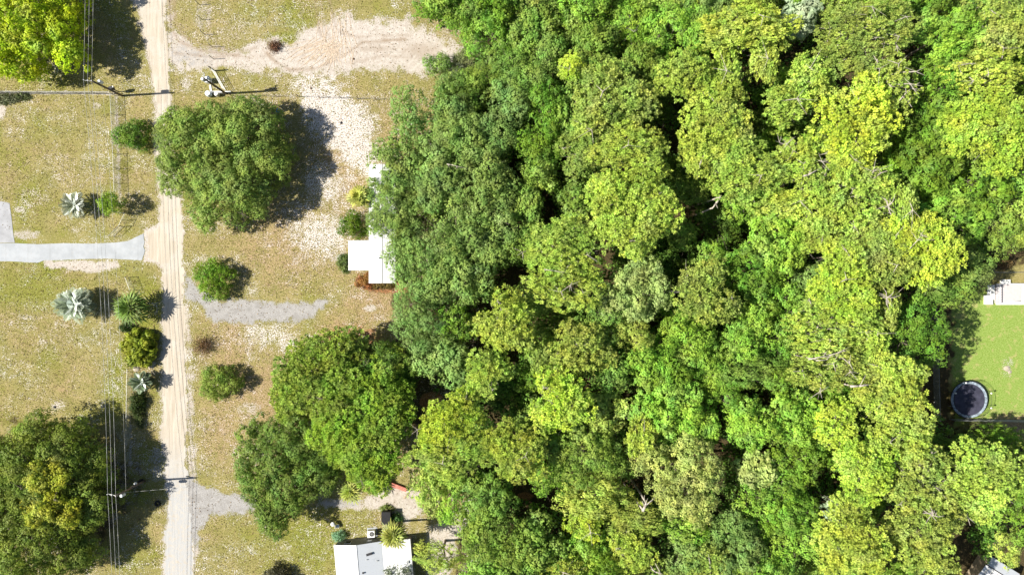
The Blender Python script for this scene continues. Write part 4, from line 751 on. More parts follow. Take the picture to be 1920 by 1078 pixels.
scatter('lawn_grass', 9000, 94, (.10, .24), .5, lambda ix, iy, px, py: lush[iy, ix]*(px > 1780), .8, (0.26, 0.33, 0.04), 'short lush grass on the right-hand lawn', 'grass')

# raked ridges of sand in the clearing, stuff
def ridges():
    rng = np.random.default_rng(12); b = MB()
    for i in range(58):
        t = i/57; a = rad(205+70*t)+rng.normal()*.10; ox, oy = 628+rng.normal()*14, 70+rng.normal()*7; r0 = rng.uniform(4, 26); r1 = 60+rng.uniform(-12, 12)+26*(1-t)
        p0 = (ox+math.cos(a)*-1*0+math.cos(math.pi-a+math.pi)*0, oy)
        q0 = (ox-abs(math.cos(a))*r0*(1 if t < .75 else -.3), oy+abs(math.sin(a))*r0); q1 = (ox-abs(math.cos(a))*r1*(1 if t < .75 else -.6), oy+abs(math.sin(a))*r1*.72)
        A = Vector(W(*q0)); B = Vector(W(*q1)); n = 5; d = (B-A); sd = Vector((-d.y, d.x, 0)).normalized()
        pts = [A.lerp(B, j/n)+sd*rng.normal()*.05+Vector((0, 0, -.035)) for j in range(n+1)]; b.path(pts, [rng.uniform(.05, .09) for _ in pts], 6)
    for i in range(20):
        x = rng.uniform(595, 650); A = Vector(W(x, rng.uniform(20, 60))); B = Vector(W(x+rng.normal()*18, rng.uniform(85, 120))); n = 5
        pts = [A.lerp(B, j/n)+Vector((rng.normal()*.05, 0, -.04)) for j in range(n+1)]; b.path(pts, [.07]*6, 6)
    o = b.build('sand_ridges', plain('raked_sand', (0.50, 0.40, 0.30), .95, var=.25)); tag(o, 'fan of raked sand ridges and wheel marks on the clearing', 'sand ridges', kind='stuff')
ridges()

# ------------------------------------------------------------------ utility poles and lines
PH = 7.7
def utility_pole(px, py, label, arm_dir, cans, tag_low=False, arm=1.0, seed=0):
    x, y, _ = W(px, py, 0); r = empty('utility_pole', (x, y, 0)); b = MB()
    b.path([(0, 0, -.3), (0, 0, PH*.5), (0, 0, PH)], [.17, .15, .12], 12); b.build('shaft', MAT['pole'], r, smooth=True)
    a = Vector((math.cos(arm_dir), math.sin(arm_dir), 0)); n = Vector((-a.y, a.x, 0)); b = MB(); b.box(a*arm*.45+Vector((0, 0, PH-.25)), (arm*1.15, .10, .12), arm_dir); b.build('crossarm', MAT['galv'], r)
    for s in (.95, .45, -.05):
        b = MB(); p = a*arm*s; b.tube(p+Vector((0, 0, PH-.19)), p+Vector((0, 0, PH+.06)), .055, .045, 8); b.dome(p+Vector((0, 0, PH+.06)), .07, .07, 8, 3); b.build('insulator', MAT['white'], r, smooth=True)
    for (cx, cy, cz) in cans:
        t = MB(); t.tube((cx, cy, cz), (cx, cy, cz+.75), .23, .23, 14); t.tube((cx, cy, cz+.75), (cx, cy, cz+.83), .25, .20, 14); c = t.build('transformer', MAT['can'], r, smooth=False, bevel=.01)
        u = MB(); u.tube((cx+.08, cy, cz+.8), (cx+.08, cy, cz+1.02), .045, .03, 8); u.build('bushing', MAT['white'], c)
        k = MB(); k.path([(0, 0, cz+.35), (cx*.6, cy*.6, cz+.35)], .05, 6); k.path([(0, 0, cz+.6), (cx*.6, cy*.6, cz+.6)], .05, 6); k.build('bracket', MAT['dark'], r)
    tag(r, label, 'utility pole', 'poles along the lane'); return r
utility_pole(229, 180, 'wooden utility pole at the fence corner with a transformer can on its far side', math.pi*.97, [(.34, .30, 5.7)], arm=1.1)
utility_pole(271, 901, 'wooden utility pole in the lower left oak shade with a transformer near its top', math.pi*.93, [(-.05, -.42, 5.4)], arm=1.2)
utility_pole(424, 176, 'wooden utility pole between the broad oak and the white tubular gate', math.pi*.5, [(-.42, .1, 6.4), (.30, .30, 6.3)], arm=.8)

def wire(p0, p1, sag, r, label, name='power_line', n=14, group=None):
    b = MB(); A = Vector(p0); B = Vector(p1); pts = [A.lerp(B, i/n)-Vector((0, 0, sag*4*(i/n)*(1-i/n))) for i in range(n+1)]; b.path(pts, r, 5)
    o = b.build(name, MAT['wire'], None, smooth=True); tag(o, label, 'power line', group); return o
p1 = W(229, 180); p2 = W(271, 901); grp = 'overhead wires along the lane'
offs = [(-1.02, .03), (-.45, .02), (.10, 0)]; names = ['left', 'middle', 'right']
for i, (ox, oy) in enumerate(offs):
    z = PH+.1
    wire((p1[0]+ox, p1[1]+oy, z), (p1[0]+ox-.6, p1[1]+60, z), .9, .017, f'{names[i]} wire of the three running up from the pole at the fence corner', group=grp)
    wire((p1[0]+ox, p1[1]+oy, z), (p2[0]+ox, p2[1]+oy, z), 1.0, .019, f'{names[i]} wire of the three spanning between the two lane-side poles', group=grp)
    wire((p2[0]+ox, p2[1]+oy, z), (p2[0]+ox+1.2, p2[1]-55, z), .9, .019, f'{names[i]} wire of the three running down from the pole in the oak shade', group=grp)
wire((p1[0]+.3, p1[1], 5.6), (p2[0]+.3, p2[1], 5.6), .8, .013, 'lone thin cable strung below and beside the three wires between the lane-side poles', group=grp)
wire((p1[0], p1[1], 6.9), W(424, 176, 6.9), .4, .010, 'thin cable crossing the lane between the two upper poles', group=grp)
wire((p2[0], p2[1], 6.2), W(470, 905, 5.5), .3, .013, 'pale service cable crossing the lane from the pole in the oak shade', group=grp)

def solid(name, fn, mat, label, cat, px=None, py=None, group=None, bevel=.01, kind=None):
    b = MB(); fn(b); o = b.build(name, mat, None, bevel=bevel); tag(o, label, cat, group, kind); return o

# meter post beside the first pole, bins and boards beside the third
r = empty('meter_post', W(223, 173)); b = MB(); b.box((0, 0, .9), (.12, .12, 1.9)); b.build('post', MAT['pole'], r); b = MB(); b.box((-.1, .05, 1.75), (.62, .40, .75), rad(20)); b.build('meter_box', MAT['dark'], r, bevel=.02); b = MB(); b.tube((.2, .2, 1.9), (.2, .2, 2.1), .16, .14, 10); b.build('meter', MAT['galv'], r)
tag(r, 'dark meter box on a short post at the foot of the fence-corner pole', 'meter post')
r = empty('mast_base', W(269, 900)); b = MB(); b.box((-.15, .1, 1.1), (.3, .25, 2.1)); b.build('cabinet', MAT['dark'], r); b = MB(); b.tube((0, .1, 2.1), (0, .1, 2.35), .22, .2, 12); b.dome((0, .1, 2.35), .2, .1, 12, 3); b.build('cap', MAT['white'], r, smooth=True)
tag(r, 'white-capped dark cabinet at the foot of the pole in the oak shade', 'cabinet')
def barrel(px, py, mat, label, h=.95, rr=.42):
    r = empty('barrel', W(px, py)); b = MB(); b.path([(0, 0, 0), (0, 0, h*.3), (0, 0, h*.7), (0, 0, h)], [rr*.9, rr, rr, rr*.9], 18); b.build('drum', mat, r, smooth=False, bevel=.01)
    b = MB(); b.tube((0, 0, h), (0, 0, h+.05), rr*.93, rr*.88, 18); b.build('lid', MAT['white'], r); b = MB(); b.tube((0, 0, h*.32), (0, 0, h*.36), rr*1.03, rr*1.03, 18); b.tube((0, 0, h*.66), (0, 0, h*.70), rr*1.03, rr*1.03, 18); b.build('hoop', MAT['galv'], r)
    tag(r, label, 'barrel'); return r
barrel(394, 178.5, MAT['barrel'], 'pale blue barrel, left of the two drums beside the third pole')
barrel(409, 179, MAT['white'], 'smaller white barrel, right of the two drums beside the third pole', .8, .30)
def boxy(name, px, py, size, mat, label, cat, z=0.0, rz=0.0, extra=None, bevel=.015):
    x, y, _ = W(px, py, 0); r = empty(name, (x, y, z), rz); b = MB(); b.box((0, 0, size[2]/2), size); b.build('body', mat, r, bevel=bevel)
    if extra: extra(r)
    tag(r, label, cat); return r
def lidded(r, s, mat): b = MB(); b.box((0, 0, s[2]+.03), (s[0]*1.06, s[1]*1.06, .06)); b.build('lid', mat, r, bevel=.01)
boxy('white_box', 393, 153, (.75, .8, .9), MAT['white'], 'white box standing at the upper end of the white board near the third pole', 'box', extra=lambda r: lidded(r, (.75, .8, .9), MAT['white']))
def plank(name, a, b_, w, h, mat, label, cat, z=0.05):
    A = Vector(W(*a)); B = Vector(W(*b_)); d = B-A; q = MB(); n = 3
    for i in range(n):
        q.box((A+B)/2+Vector((-d.y, d.x, 0)).normalized()*w*((i+.5)/n-.5)+Vector((0, 0, z+h/2)), (d.length, w/n*.93, h), math.atan2(d.y, d.x))
    o = q.build(name, mat, None, bevel=.004); tag(o, label, cat); return o
plank('white_board', (394, 160), (396, 172), .3, .05, MAT['white'], 'short white board lying between the white box and the pale blue barrel', 'board')
plank('white_beam', (395, 173.5), (434, 173.5), .22, .25, MAT['white'], 'long white beam lying crosswise at the foot of the third pole', 'beam')
plank('red_boards', (731, 905), (763, 917), .55, .45, MAT['red'], 'stack of faded red boards at the end of the lower gravel drive', 'boards')
plank('tan_board', (757, 934), (766, 924), .22, .06, MAT['tan_wood'], 'narrow tan board leaning on the gravel near the red boards', 'board')
def bin_extra(r): lidded(r, (1.25, 1.75, 1.5), MAT['black']); b = MB(); b.box((-.66, 0, 1.0), (.06, 1.2, .12)); b.box((.66, 0, 1.0), (.06, 1.2, .12)); b.build('side_rail', MAT['dark'], r)
boxy('black_bin', 727, 965, (1.25, 1.75, 1.5), MAT['black'], 'black lidded bin beside the tall fan palm behind the gabled house', 'bin', extra=bin_extra)
# blue ring toy
def torus(c, R, r_, n=20, m=8):
    vs = []; fs = []
    for i in range(n):
        for j in range(m):
            a = 2*math.pi*i/n; e = 2*math.pi*j/m; vs.append((c[0]+(R+r_*math.cos(e))*math.cos(a), c[1]+(R+r_*math.cos(e))*math.sin(a), c[2]+r_*math.sin(e)))
            fs.append((i*m+j, ((i+1) % n)*m+j, ((i+1) % n)*m+(j+1) % m, i*m+(j+1) % m))
    return vs, fs
def ring(name, px, py, R, r_, mat, label, cat):
    x, y, _ = W(px, py); b = MB(); b.add(*torus((0, 0, r_), R, r_)); o = b.build(name, mat, None, smooth=True); o.location = (x, y, 0.01); tag(o, label, cat); return o
ring('ring_toy', 522, 208, .26, .07, MAT['blue'], 'small blue ring lying in the shadow of the broad oak', 'toy ring')
ring('old_tyre', 296, 943, .34, .13, MAT['black'], 'old black tyre lying in the oak shade near the lane', 'tyre')
def rock(px, py, s, mat, label, seed, name='stone', h=.6):
    rng = np.random.default_rng(seed); b = MB(); b.dome((0, 0, -.05), s, s*h+.05, 9, 4)
    b.v = [tuple(np.array(v)*(1+rng.normal()*.10)) for v in b.v]; o = b.build(name, mat, None, smooth=False); x, y, _ = W(px, py); o.location = (x, y, 0); tag(o, label, 'stone'); return o
rock(497, 92-1, .14, MAT['rock'], 'small stone left of the brushwood heap', 1)
rock(663, 111, .20, MAT['brown'], 'dark stone in the middle of the sandy clearing', 2); rock(583, 166, .18, MAT['brown'], 'dark stone on the pale sand above the wire fence', 3); rock(640, 231, .22, MAT['dark'], 'black stone on the white sand right of the broad oak', 4)
rock(1888, 691, .5, MAT['rock'], 'white rock on the right-hand lawn above the trampoline', 5, h=.4); rock(1893, 697, .3, MAT['rock'], 'smaller rock touching the white rock on the right-hand lawn', 8, h=.4)
rock(255, 690, .55, MAT['rock'], 'pale flat rock below the yellowish big-leaved bush', 6, h=.35); rock(283, 683, .7, MAT['rock'], 'large sunlit tan rock above the small grey-green palm at the verge', 7, h=.4)
rock(103, 763, .22, MAT['dark'], 'dark clod beside a burrow on the lower left lawn', 9)
# white grill with a shadow
r = empty('grill', W(626.5, 979)); b = MB(); b.dome((0, 0, .75), .34, .26, 14, 4); b.tube((0, 0, .52), (0, 0, .76), .2, .34, 14); b.build('kettle', MAT['white'], r, smooth=True)
for i in range(3):
    a = i*2.094; b = MB(); b.tube((math.cos(a)*.2, math.sin(a)*.2, .6), (math.cos(a)*.42, math.sin(a)*.42, 0), .02, .02, 6); b.build('leg', MAT['dark'], r)
b = MB(); b.tube((.0, -.12, 1.02), (.0, .12, 1.02), .025, .025, 6); b.build('handle', MAT['dark'], r); tag(r, 'small white kettle grill standing on the grass above the gabled house', 'grill')
r = empty('garden_chair', W(634, 984)); b = MB(); b.box((0, 0, .42), (.5, .5, .04)); b.build('seat', MAT['white'], r); b = MB(); b.box((-.24, 0, .68), (.05, .5, .5)); b.build('backrest', MAT['white'], r)
for sx in (-.2, .2):
    for sy in (-.2, .2): b = MB(); b.tube((sx, sy, 0), (sx, sy, .4), .02, .02, 6); b.build('leg', MAT['white'], r)
tag(r, 'white garden chair beside the kettle grill', 'chair')

# ------------------------------------------------------------------ fences
def chain_fence(name, pts, h, label, step_=2.6, group=None, mesh=True, lean=0.0, postmat='galv', rail=True, wires=()):
    P = [Vector(W(x, y)) for x, y in pts]; base = P[0].copy(); r = empty(name, base); mb = MB(); rl = MB(); posts = []
    for A, B in zip(P[:-1], P[1:]):
        A = A-base; B = B-base; L = (B-A).length; n = max(1, round(L/step_)); d = (B-A)/L
        for i in range(n+1):
            p = A+d*L*i/n
            if not any((p-q).length < .3 for q in posts): posts.append(p)
        if rail: rl.path([A+Vector((0, 0, h)), B+Vector((0, 0, h))], .028, 6)
        for w in wires: rl.path([A+Vector((0, 0, w)), B+Vector((0, 0, w))], .008, 4)
        if mesh:
            rl.path([A+Vector((0, 0, .05)), B+Vector((0, 0, .05))], .012, 4); s = .24; k = 0.0
            while k < L:
                for sg in (1, -1):
                    a0 = k if sg > 0 else k+h; b0 = k+h if sg > 0 else k
                    if max(a0, b0) <= L: mb.tube(A+d*a0+Vector((0, 0, .05)), A+d*b0+Vector((0, 0, h)), .012, .012, 3, caps=False)
                k += s
    for p in posts: b = MB(); b.tube(p+Vector((0, 0, -.1)), p+Vector((0, 0, h+.06)), .045, .04, 8); b.dome(p+Vector((0, 0, h+.06)), .05, .05, 8, 2); b.build('post', MAT[postmat], r)
    if rl.v: rl.build('rail', MAT['galv'], r)
    if mesh and mb.v: mb.build('wire_mesh', MAT['galv'], r)
    tag(r, label, 'fence', group); return r
chain_fence('chain_link_fence', [(-20, 176), (214, 177)], 1.3, 'chain-link fence from the left edge to the fence-corner pole')
chain_fence('chain_link_fence', [(216, 180), (221, 290), (224, 372)], 1.4, 'chain-link fence along the lane between the corner pole and the topiary tree')
chain_fence('chain_link_fence', [(243, 402), (232, 425)], 1.4, 'short chain-link fence panel below the topiary tree', step_=1.2)
chain_fence('chain_link_fence', [(243, 520), (252, 544)], 1.3, 'short chain-link fence stub above the broad green fan palm', step_=2.2)
chain_fence('chain_link_fence', [(247, 690), (244, 840), (243, 870)], 1.3, 'chain-link fence behind the lowest lane-side bushes')
chain_fence('wire_fence', [(371, -20), (375, 10), (380, 38), (385, 66), (399, 89), (403, 134)], 1.6, 'wire fence with dark posts crossing the sandy track', step_=2.4, mesh=False, postmat='dark', rail=False, wires=(.5, 1.0, 1.4))
chain_fence('wire_fence', [(436, 181), (560, 182), (640, 185), (770, 189)], 1.4, 'low wire fence with leaning posts between clearing and broad oak', step_=2.9, mesh=False, postmat='brown', rail=False, wires=(.4, .8, 1.2))
chain_fence('lawn_fence', [(1744, 560), (1748, 640), (1752, 786)], 1.5, 'wire fence between the wood and the right-hand lawn', mesh=True)
chain_fence('lawn_fence', [(1780, 785), (1960, 788)], 1.5, 'fence running right from the trampoline to the right edge', mesh=True)
chain_fence('lawn_fence', [(1850, 511), (1960, 511)], 1.2, 'fence across the tan strip above the white porch', mesh=False, wires=(.6,))
# gates
def gate(px, py, x2, y2, h, label, mat, bars=4, diag=True):
    A = Vector(W(px, py)); B = Vector(W(x2, y2)); d = B-A; r = empty('gate', A, math.atan2(d.y, d.x)); L = d.length; b = MB()
    b.path([(0, 0, .15), (L, 0, .15), (L, 0, h), (0, 0, h), (0, 0, .15)], .032, 8); b.build('frame', mat, r)
    b = MB()
    for i in range(1, bars): z = .15+(h-.15)*i/bars; b.tube((0, 0, z), (L, 0, z), .02, .02, 6)
    if diag: b.tube((0, 0, .15), (L*.5, 0, h), .02, .02, 6); b.tube((L*.5, 0, .15), (L*.5, 0, h), .02, .02, 6)
    b.build('bars', mat, r); b = MB(); b.tube((0, .06, .4), (0, -.06, .4), .05, .05, 8); b.tube((0, .06, h-.2), (0, -.06, h-.2), .05, .05, 8); b.build('hinge', MAT['dark'], r); tag(r, label, 'gate'); return r
gate(403, 134, 424, 171, 1.3, 'white tubular gate standing half open beside the third pole', MAT['white'])
gate(241, 401, 222, 399, 1.4, 'grey chain-link gate leaf just below the topiary tree', MAT['galv'], 2)
gate(232, 425, 212, 444, 1.3, 'grey gate leaf swung open towards the concrete drive', MAT['galv'], 2)
r = empty('gate_post', W(402, 133)); b = MB(); b.tube((0, 0, -.1), (0, 0, 2.0), .09, .08, 10); b.build('shaft', MAT['pole'], r); b = MB(); b.dome((0, 0, 2.0), .09, .06, 10, 2); b.build('cap', MAT['dark'], r); tag(r, 'dark wooden post hanging the white tubular gate', 'post')

# ------------------------------------------------------------------ houses
def poly_roof(b, pts, th):      # pts: (x,y,z) convex list, solid sheet of thickness th
    n = len(pts); b.add([(p[0], p[1], p[2]-th) for p in pts]+[tuple(p) for p in pts], [tuple(range(n-1, -1, -1)), tuple(range(n, 2*n))]+[(i, (i+1) % n, n+(i+1) % n, n+i) for i in range(n)])
def window_part(parent, c, size, wall_n='y'):
    f = MB(); f.box(c, (size[0]+.12, .10, size[1]+.12) if wall_n == 'y' else (.10, size[0]+.12, size[1]+.12)); o = f.build('window', MAT['white'], parent)
    g = MB(); g.box(Vector(c)+Vector((0, .03, 0)) if wall_n == 'y' else Vector(c)+Vector((.03, 0, 0)), (size[0], .09, size[1]) if wall_n == 'y' else (.09, size[0], size[1])); g.build('pane', MAT['glass'], o)
# gabled white house, lower middle. local x runs along the upper wall, y upwards in the picture
c0 = W(626, 1021, 2.5); r = empty('white_house', (c0[0], c0[1], 0), rad(5)); Wd = 11.2; rx_ = 3.45; mx_ = 7.0; D = 12.0
zl, zr, zm = 2.6, 3.5, 2.75
b = MB(); b.prism([(.15, -.15), (mx_, -.15), (mx_, -D), (.15, -D)], 0, 2.45)
b.add([(.15, -.15, 2.45), (mx_, -.15, 2.45), (rx_, -.15, zr-.10), (.15, -D, 2.45), (mx_, -D, 2.45), (rx_, -D, zr-.10)], [(0, 1, 2), (3, 5, 4)])
b.prism([(mx_+.01, -.5), (Wd-.1, -.5), (Wd-.1, -D), (mx_+.01, -D)], 0, 2.35); b.build('wall', MAT['grey_wall'], r)
b = MB(); poly_roof(b, [(0, 0, zl), (0, -D-.1, zl), (rx_, -D-.1, zr), (rx_, 0, zr)], .09); b.build('roof_slope', MAT['roof_white'], r)
b = MB(); poly_roof(b, [(rx_, 0, zr), (rx_, -D-.1, zr), (mx_, -D-.1, zm), (mx_, 0, zm)], .09); b.build('roof_slope', MAT['roof_grey_and_shade'], r)  # white slope turned from the sun, its shade put into the roof colour
b = MB(); poly_roof(b, [(mx_+.003, -.1, zm-.02), (mx_+.003, -D-.1, zm-.02), (Wd, -D-.1, 2.5), (Wd, -.1, 2.5)], .09); b.build('lean_to_roof', MAT['roof_white'], r)
b = MB(); b.box((rx_, -D/2, zr+.02), (.18, D+.1, .05)); b.build('ridge_cap', MAT['roof_white'], r)
def on_mid(x): return zr+(zm-zr)*(x-rx_)/(mx_-rx_)
for (x, y, sx, sy, mt, nm) in ((5.2, -1.55, .85, .32, 'dark', 'roof_vent'), (4.15, -4.1, .25, .22, 'dark', 'vent_pipe'), (6.2, -2.7, .16, .12, 'galv', 'vent_pipe'), (4.8, -2.3, .12, .10, 'galv', 'vent_pipe')):
    b = MB(); b.box((x, y, on_mid(x)+.10), (sx, sy, .16), rad(12) if sx > .5 else 0); b.build(nm, MAT[mt], r, bevel=.01)
b = MB(); b.box((10.6, -3.4, 2.64), (.3, .4, .12)); b.build('roof_vent', MAT['galv'], r)
window_part(r, (1.9, -.13, 1.7), (.8, .8)); window_part(r, (5.1, -.13, 1.8), (.6, .6)); window_part(r, (9.0, -.48, 1.6), (.8, .8))
tag(r, 'white gabled house with a lean-to and roof vents, cut by the lower edge', 'house')
# air conditioner
x, y, _ = W(698, 997, 0); r = empty('air_conditioner', (x, y, 0), rad(4)); b = MB(); b.box((0, 0, .5), (1.1, 1.0, .95)); b.build('casing', MAT['white'], r, bevel=.03)
b = MB(); b.tube((.12, .02, .975), (.12, .02, .985), .36, .36, 20); b.build('fan_opening', MAT['dark'], r); b = MB()
for i in range(4): b.box((.12, .02, .995), (.70, .03, .012), i*math.pi/4)
b.build('fan_grille', MAT['galv'], r); b = MB(); b.box((0, 0, .02), (1.5, 1.4, .06)); b.build('pad', MAT['concrete'], r); tag(r, 'white air conditioner unit beside the upper wall of the gabled house', 'air conditioner')
# half-hidden white house
def rect_world(x0, y0, x1, y1, z): a = W(x0, y0, z); c = W(x1, y1, z); return a[0], a[1], c[0], c[1]
ax, ay, bx_, by_ = rect_world(691, 308, 741, 531, 3.0); r = empty('white_house', (ax, by_, 0)); w = bx_-ax; h = ay-by_
b = MB(); b.box((w/2, h/2, 1.35), (w-.3, h-.3, 2.7)); b.build('wall', MAT['white'], r)
b = MB(); poly_roof(b, [(0, 0, 2.8), (w*.5, 0, 3.05), (w*.5, h, 3.05), (0, h, 2.8)], .08); poly_roof(b, [(w*.5, 0, 3.05), (w, 0, 2.8), (w, h, 2.8), (w*.5, h, 3.05)], .08); b.build('roof', MAT['roof_white'], r)
b = MB(); b.box((w*.5, h/2, 3.07), (.12, h, .04)); b.build('ridge_cap', MAT['galv'], r)
a2, c2, a3, c3 = rect_world(653, 451, 691, 507, 2.6); b = MB(); poly_roof(b, [(a2-ax, c3-by_, 2.55), (-.003, c3-by_, 2.78), (-.003, c2-by_, 2.78), (a2-ax, c2-by_, 2.55)], .08); b.build('carport_roof', MAT['roof_white'], r)
for (qx, qy) in ((a2-ax+.15, c3-by_+.15), (a2-ax+.15, c2-by_-.15), (a2-ax+.15, (c2+c3)/2-by_)): b = MB(); b.box((qx, qy, 1.22), (.1, .1, 2.44)); b.build('carport_post', MAT['white'], r)
b = MB(); b.tube((w*.42, h*.21, 3.0), (w*.42, h*.21, 3.3), .10, .10, 10); b.build('vent_pipe', MAT['dark'], r)
tag(r, 'long white-roofed house half hidden under the edge of the wood', 'house')
# porch of the house at the right edge
ox, oy, _ = W(1868, 572, .4); r = empty('porch', (ox, oy, 0)); b = MB(); b.box((5.3, 1.75, .2), (6.6+4, 2.9, .4)); b.build('deck', plain('pinkish_grey_deck', (.50, .46, .46), .8, var=.06), r)
b = MB(); poly_roof(b, [(2.2, .45, 2.6), (12, .45, 2.6), (12, 3.0, 2.75), (2.2, 3.0, 2.75)], .07); b.build('awning', MAT['roof_white'], r)
for q in (2.35, 5.5, 8.5): b = MB(); b.box((q, .55, 1.45), (.1, .1, 2.1)); b.build('awning_post', MAT['white'], r)
b = MB()
for i in range(12): b.box((i*.42, 3.18, .85), (.05, .05, .9))
for i in range(8): b.box((-.02, .35+i*.38, .85), (.05, .05, .9))
b.box((2.3, 3.18, 1.32), (4.8, .09, .07)); b.box((-.02, 1.75, 1.32), (.09, 2.9, .07)); b.build('railing', MAT['white'], r)
b = MB()
for i in range(3): b.box((-.35-i*.32, 1.9, .33-i*.11), (.34, 2.2, .05))
b.build('step', MAT['white'], r); b = MB(); b.box((5.2, .18, .43), (10.6, .25, .03)); b.build('edge_board', MAT['white'], r); tag(r, 'white railed porch with awning at the right edge above the lawn', 'porch')
boxy('white_tub', 1851, 562, (1.1, 1.4, .5), MAT['white'], 'white tub at the foot of the porch steps', 'tub', extra=lambda r: lidded(r, (.9, 1.2, .5), MAT['white']))
boxy('white_cooler', 1882, 528, (1.2, .55, .5), MAT['white'], 'white cooler box at the back rail of the porch', 'cooler', extra=lambda r: lidded(r, (1.2, .55, .5), MAT['white']))
# sheet-metal roof in the lower right corner
ox, oy, _ = W(1846, 1066, 2.4); r = empty('shed', (ox, oy, 0), rad(-32)); b = MB(); b.box((2.2, -.6, 1.1), (4.6, 4.4, 2.2)); b.build('wall', MAT['tan_wood'], r)
b = MB(); poly_roof(b, [(-.4, -3, 2.3), (5.0, -3, 2.3), (5.0, .6, 2.75), (-.4, .6, 2.75)], .06); b.build('roof', MAT['roof_white'], r); b = MB(); poly_roof(b, [(-.2, .75, 2.7), (4.8, .75, 2.7), (4.8, 2.1, 2.4), (-.2, 2.1, 2.4)], .06); b.build('roof_sheet', MAT['roof_grey_and_shade'], r)
b = MB()
for i in range(7): b.box((.2+i*.75, -1.2, 2.60), (.07, 3.4, .05), 0, rad(7))
b.build('roof_batten', MAT['galv'], r); tag(r, 'pale sheet-metal shed roof among trees in the lower right corner', 'shed')

# ------------------------------------------------------------------ trampoline
tx, ty, _ = W(1817, 749, .9); r = empty('trampoline', (tx, ty, 0)); R = 2.72
def disc(R0, R1, z0, z1, n=56):
    vs = []; fs = []
    for i in range(n):
        a = 2*math.pi*i/n
        for (rr, z) in ((R0, z1), (R1, z1), (R1, z0), (R0, z0)): vs.append((rr*math.cos(a), rr*math.sin(a), z))
    for i in range(n):
        j = (i+1) % n
        for k in range(4): fs.append((i*4+k, i*4+(k+1) % 4, j*4+(k+1) % 4, j*4+k))
    return vs, fs
b = MB(); b.tube((0, 0, .86), (0, 0, .89), R-.34, R-.34, 56); b.build('mat', MAT['mat'], r)
b = MB(); b.add(*disc(R-.36, R-.02, .90, .95)); b.build('pad', MAT['pad'], r)
b = MB(); b.add(*[q for q in torus((0, 0, .86), R, .05, 56, 8)]); b.build('frame', MAT['dark'], r, smooth=True)
for i in range(8):
    a = rad(22.5+45*i); b = MB(); b.tube((R*math.cos(a), R*math.sin(a), .86), (R*1.03*math.cos(a), R*1.03*math.sin(a), 0), .03, .03, 8); b.build('leg', MAT['galv'], r)
net = MB(); tops = []
for i in range(8):
    a = rad(22.5+45*i); rr = R+.12; p = Vector((rr*math.cos(a), rr*math.sin(a), 0)); b = MB(); b.tube(p+Vector((0, 0, .1)), p+Vector((0, 0, 1.9)), .035, .035, 8); b.build('net_pole', MAT['dark'], r)
    if i in (0, 2, 3, 7): b = MB(); b.dome(p+Vector((0, 0, 1.88)), .13, .16, 10, 4); b.build('pole_cap', MAT['white'], r, smooth=True)
    tops.append(a)
for i in range(96):
    a = 2*math.pi*i/96; rr = R+.06; net.tube((rr*math.cos(a), rr*math.sin(a), .95), (rr*math.cos(a+.10), rr*math.sin(a+.10), 1.8), .006, .006, 3, False); net.tube((rr*math.cos(a), rr*math.sin(a), .95), (rr*math.cos(a-.10), rr*math.sin(a-.10), 1.8), .006, .006, 3, False)
net.add(*torus((0, 0, 1.8), R+.06, .02, 48, 5)); net.build('net', MAT['dark'], r); tag(r, 'round trampoline with dark mat and pale rim in the corner of the right-hand lawn', 'trampoline')
# a pale tarp corner and a ladder by the fence
plank('white_ladder', (1798, 776), (1815, 786), .35, .05, MAT['white'], 'white ladder lying at the lower rim of the trampoline', 'ladder')

# fallen and dead wood seen through gaps
def log(name, a, b_, z, r0, label, mat='pale_bark', forks=2, seed=0):
    rng = np.random.default_rng(seed); A = Vector(W(a[0], a[1], z)); B = Vector(W(b_[0], b_[1], z)); q = MB(); M = A.lerp(B, .5)+Vector((rng.normal()*.12, rng.normal()*.12, .1))
    q.path([A, M, B], [r0, r0*.8, r0*.35], 8)
    for i in range(forks):
        s = A.lerp(B, rng.uniform(.35, .8)); e = s+(B-A).normalized()*rng.uniform(.6, 1.6)+Vector((rng.normal()*.6, rng.normal()*.6, rng.uniform(0, .5))); q.path([s, e], [r0*.4, r0*.12], 6)
    for t in (.1, .9):             # props that carry it: stubs reaching down to the ground
        s = A.lerp(B, t); q.path([s, Vector((s.x+rng.normal()*.3, s.y+rng.normal()*.3, -.1))], [r0*.6, r0*.8], 6)
    o = q.build(name, MAT[mat], None, smooth=True); tag(o, label, 'dead wood'); return o
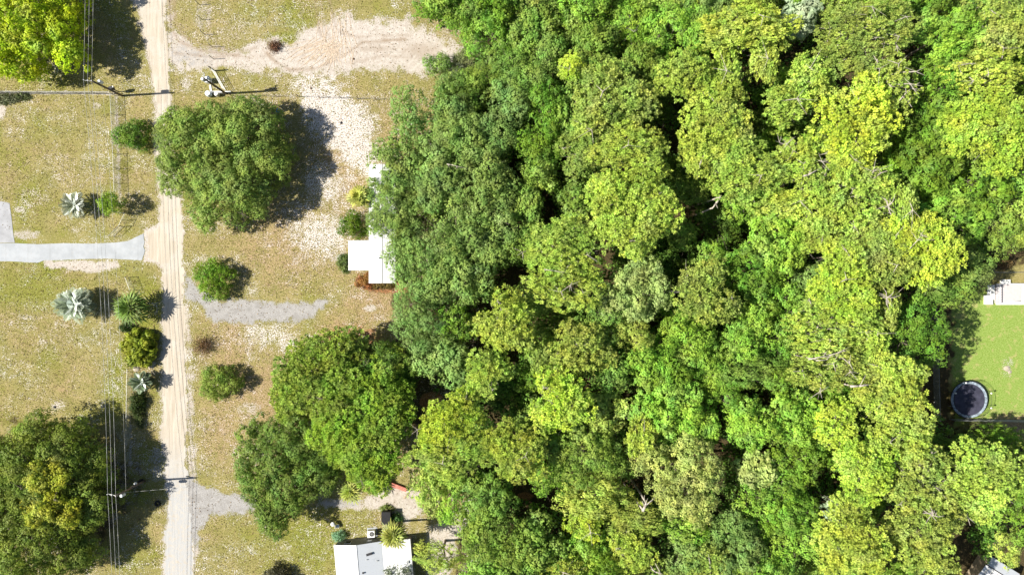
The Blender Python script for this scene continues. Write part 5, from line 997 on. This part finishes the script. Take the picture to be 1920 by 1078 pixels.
log('fallen_trunk', (1252, 548), (1312, 548), 9.0, .22, 'pale fallen trunk lodged between two crowns right of the round greyish oak', seed=1)
log('dead_limb', (1515, 674), (1592, 656), 16.4, .085, 'longer upper one of two pale dead limbs across the sparse pine', seed=2)
log('dead_limb', (1530, 676), (1560, 664), 16.5, .06, 'shorter lower one of two pale dead limbs across the sparse pine', seed=3)
log('dead_limb', (1594, 724), (1628, 722), 15.6, .16, 'thick pale crooked limb below the two long dead limbs', seed=4, forks=3)
log('dead_limb', (1352, 367), (1335, 392), 13, .16, 'pale bare limb at the edge of the darkest gap', seed=5, forks=1)
log('dead_snag', (1205, 958), (1212, 940), 12.5, .2, 'grey broken snag between the pale round-topped tree and its left neighbour', seed=6, forks=5)
log('dead_limb', (1020, 505), (1060, 512), 17.2, .05, 'thin pale forked limb on the pine left of the round greyish oak', seed=7)
log('dead_limb', (1507, 330), (1528, 322), 17.2, .12, 'short pale crooked limb at the left rim of the yellow pines', seed=8, forks=3)
log('dead_limb', (838, 308), (858, 312), 13.2, .07, 'short pale limb showing among the grey-green oaks', seed=9, forks=1)
log('dead_limb', (1222, 1066), (1240, 1074), 12.5, .10, 'bleached forked limb at the lower edge of the wood', seed=10, forks=3)
def star(px, py, z, seed, label):
    x, y, _ = W(px, py, z); rng = np.random.default_rng(seed); b = MB()
    for i in range(11):
        a = rng.uniform(0, 6.28); l = rng.uniform(.7, 1.7); m = Vector((math.cos(a)*l*.5, math.sin(a)*l*.5, .25)); b.path([(0, 0, 0), m, (math.cos(a+.2)*l, math.sin(a+.2)*l, .3)], [.06, .04, .015], 5)
    b.path([(0, 0, 0), (0, 0, -z-.1)], [.08, .16], 6)
    o = b.build('dead_branch_cluster', MAT['pale_bark'], None); o.location = (x, y, z); tag(o, label, 'dead wood')
star(1665, 387, 17.8, 1, 'star of pale bare limbs at the rim of a yellow pine'); star(1747, 965, 15.9, 2, 'tangle of pale bare limbs in the open olive pine'); star(1662, 558, 16.5, 3, 'small fan of white twigs between the round and the smooth pine')
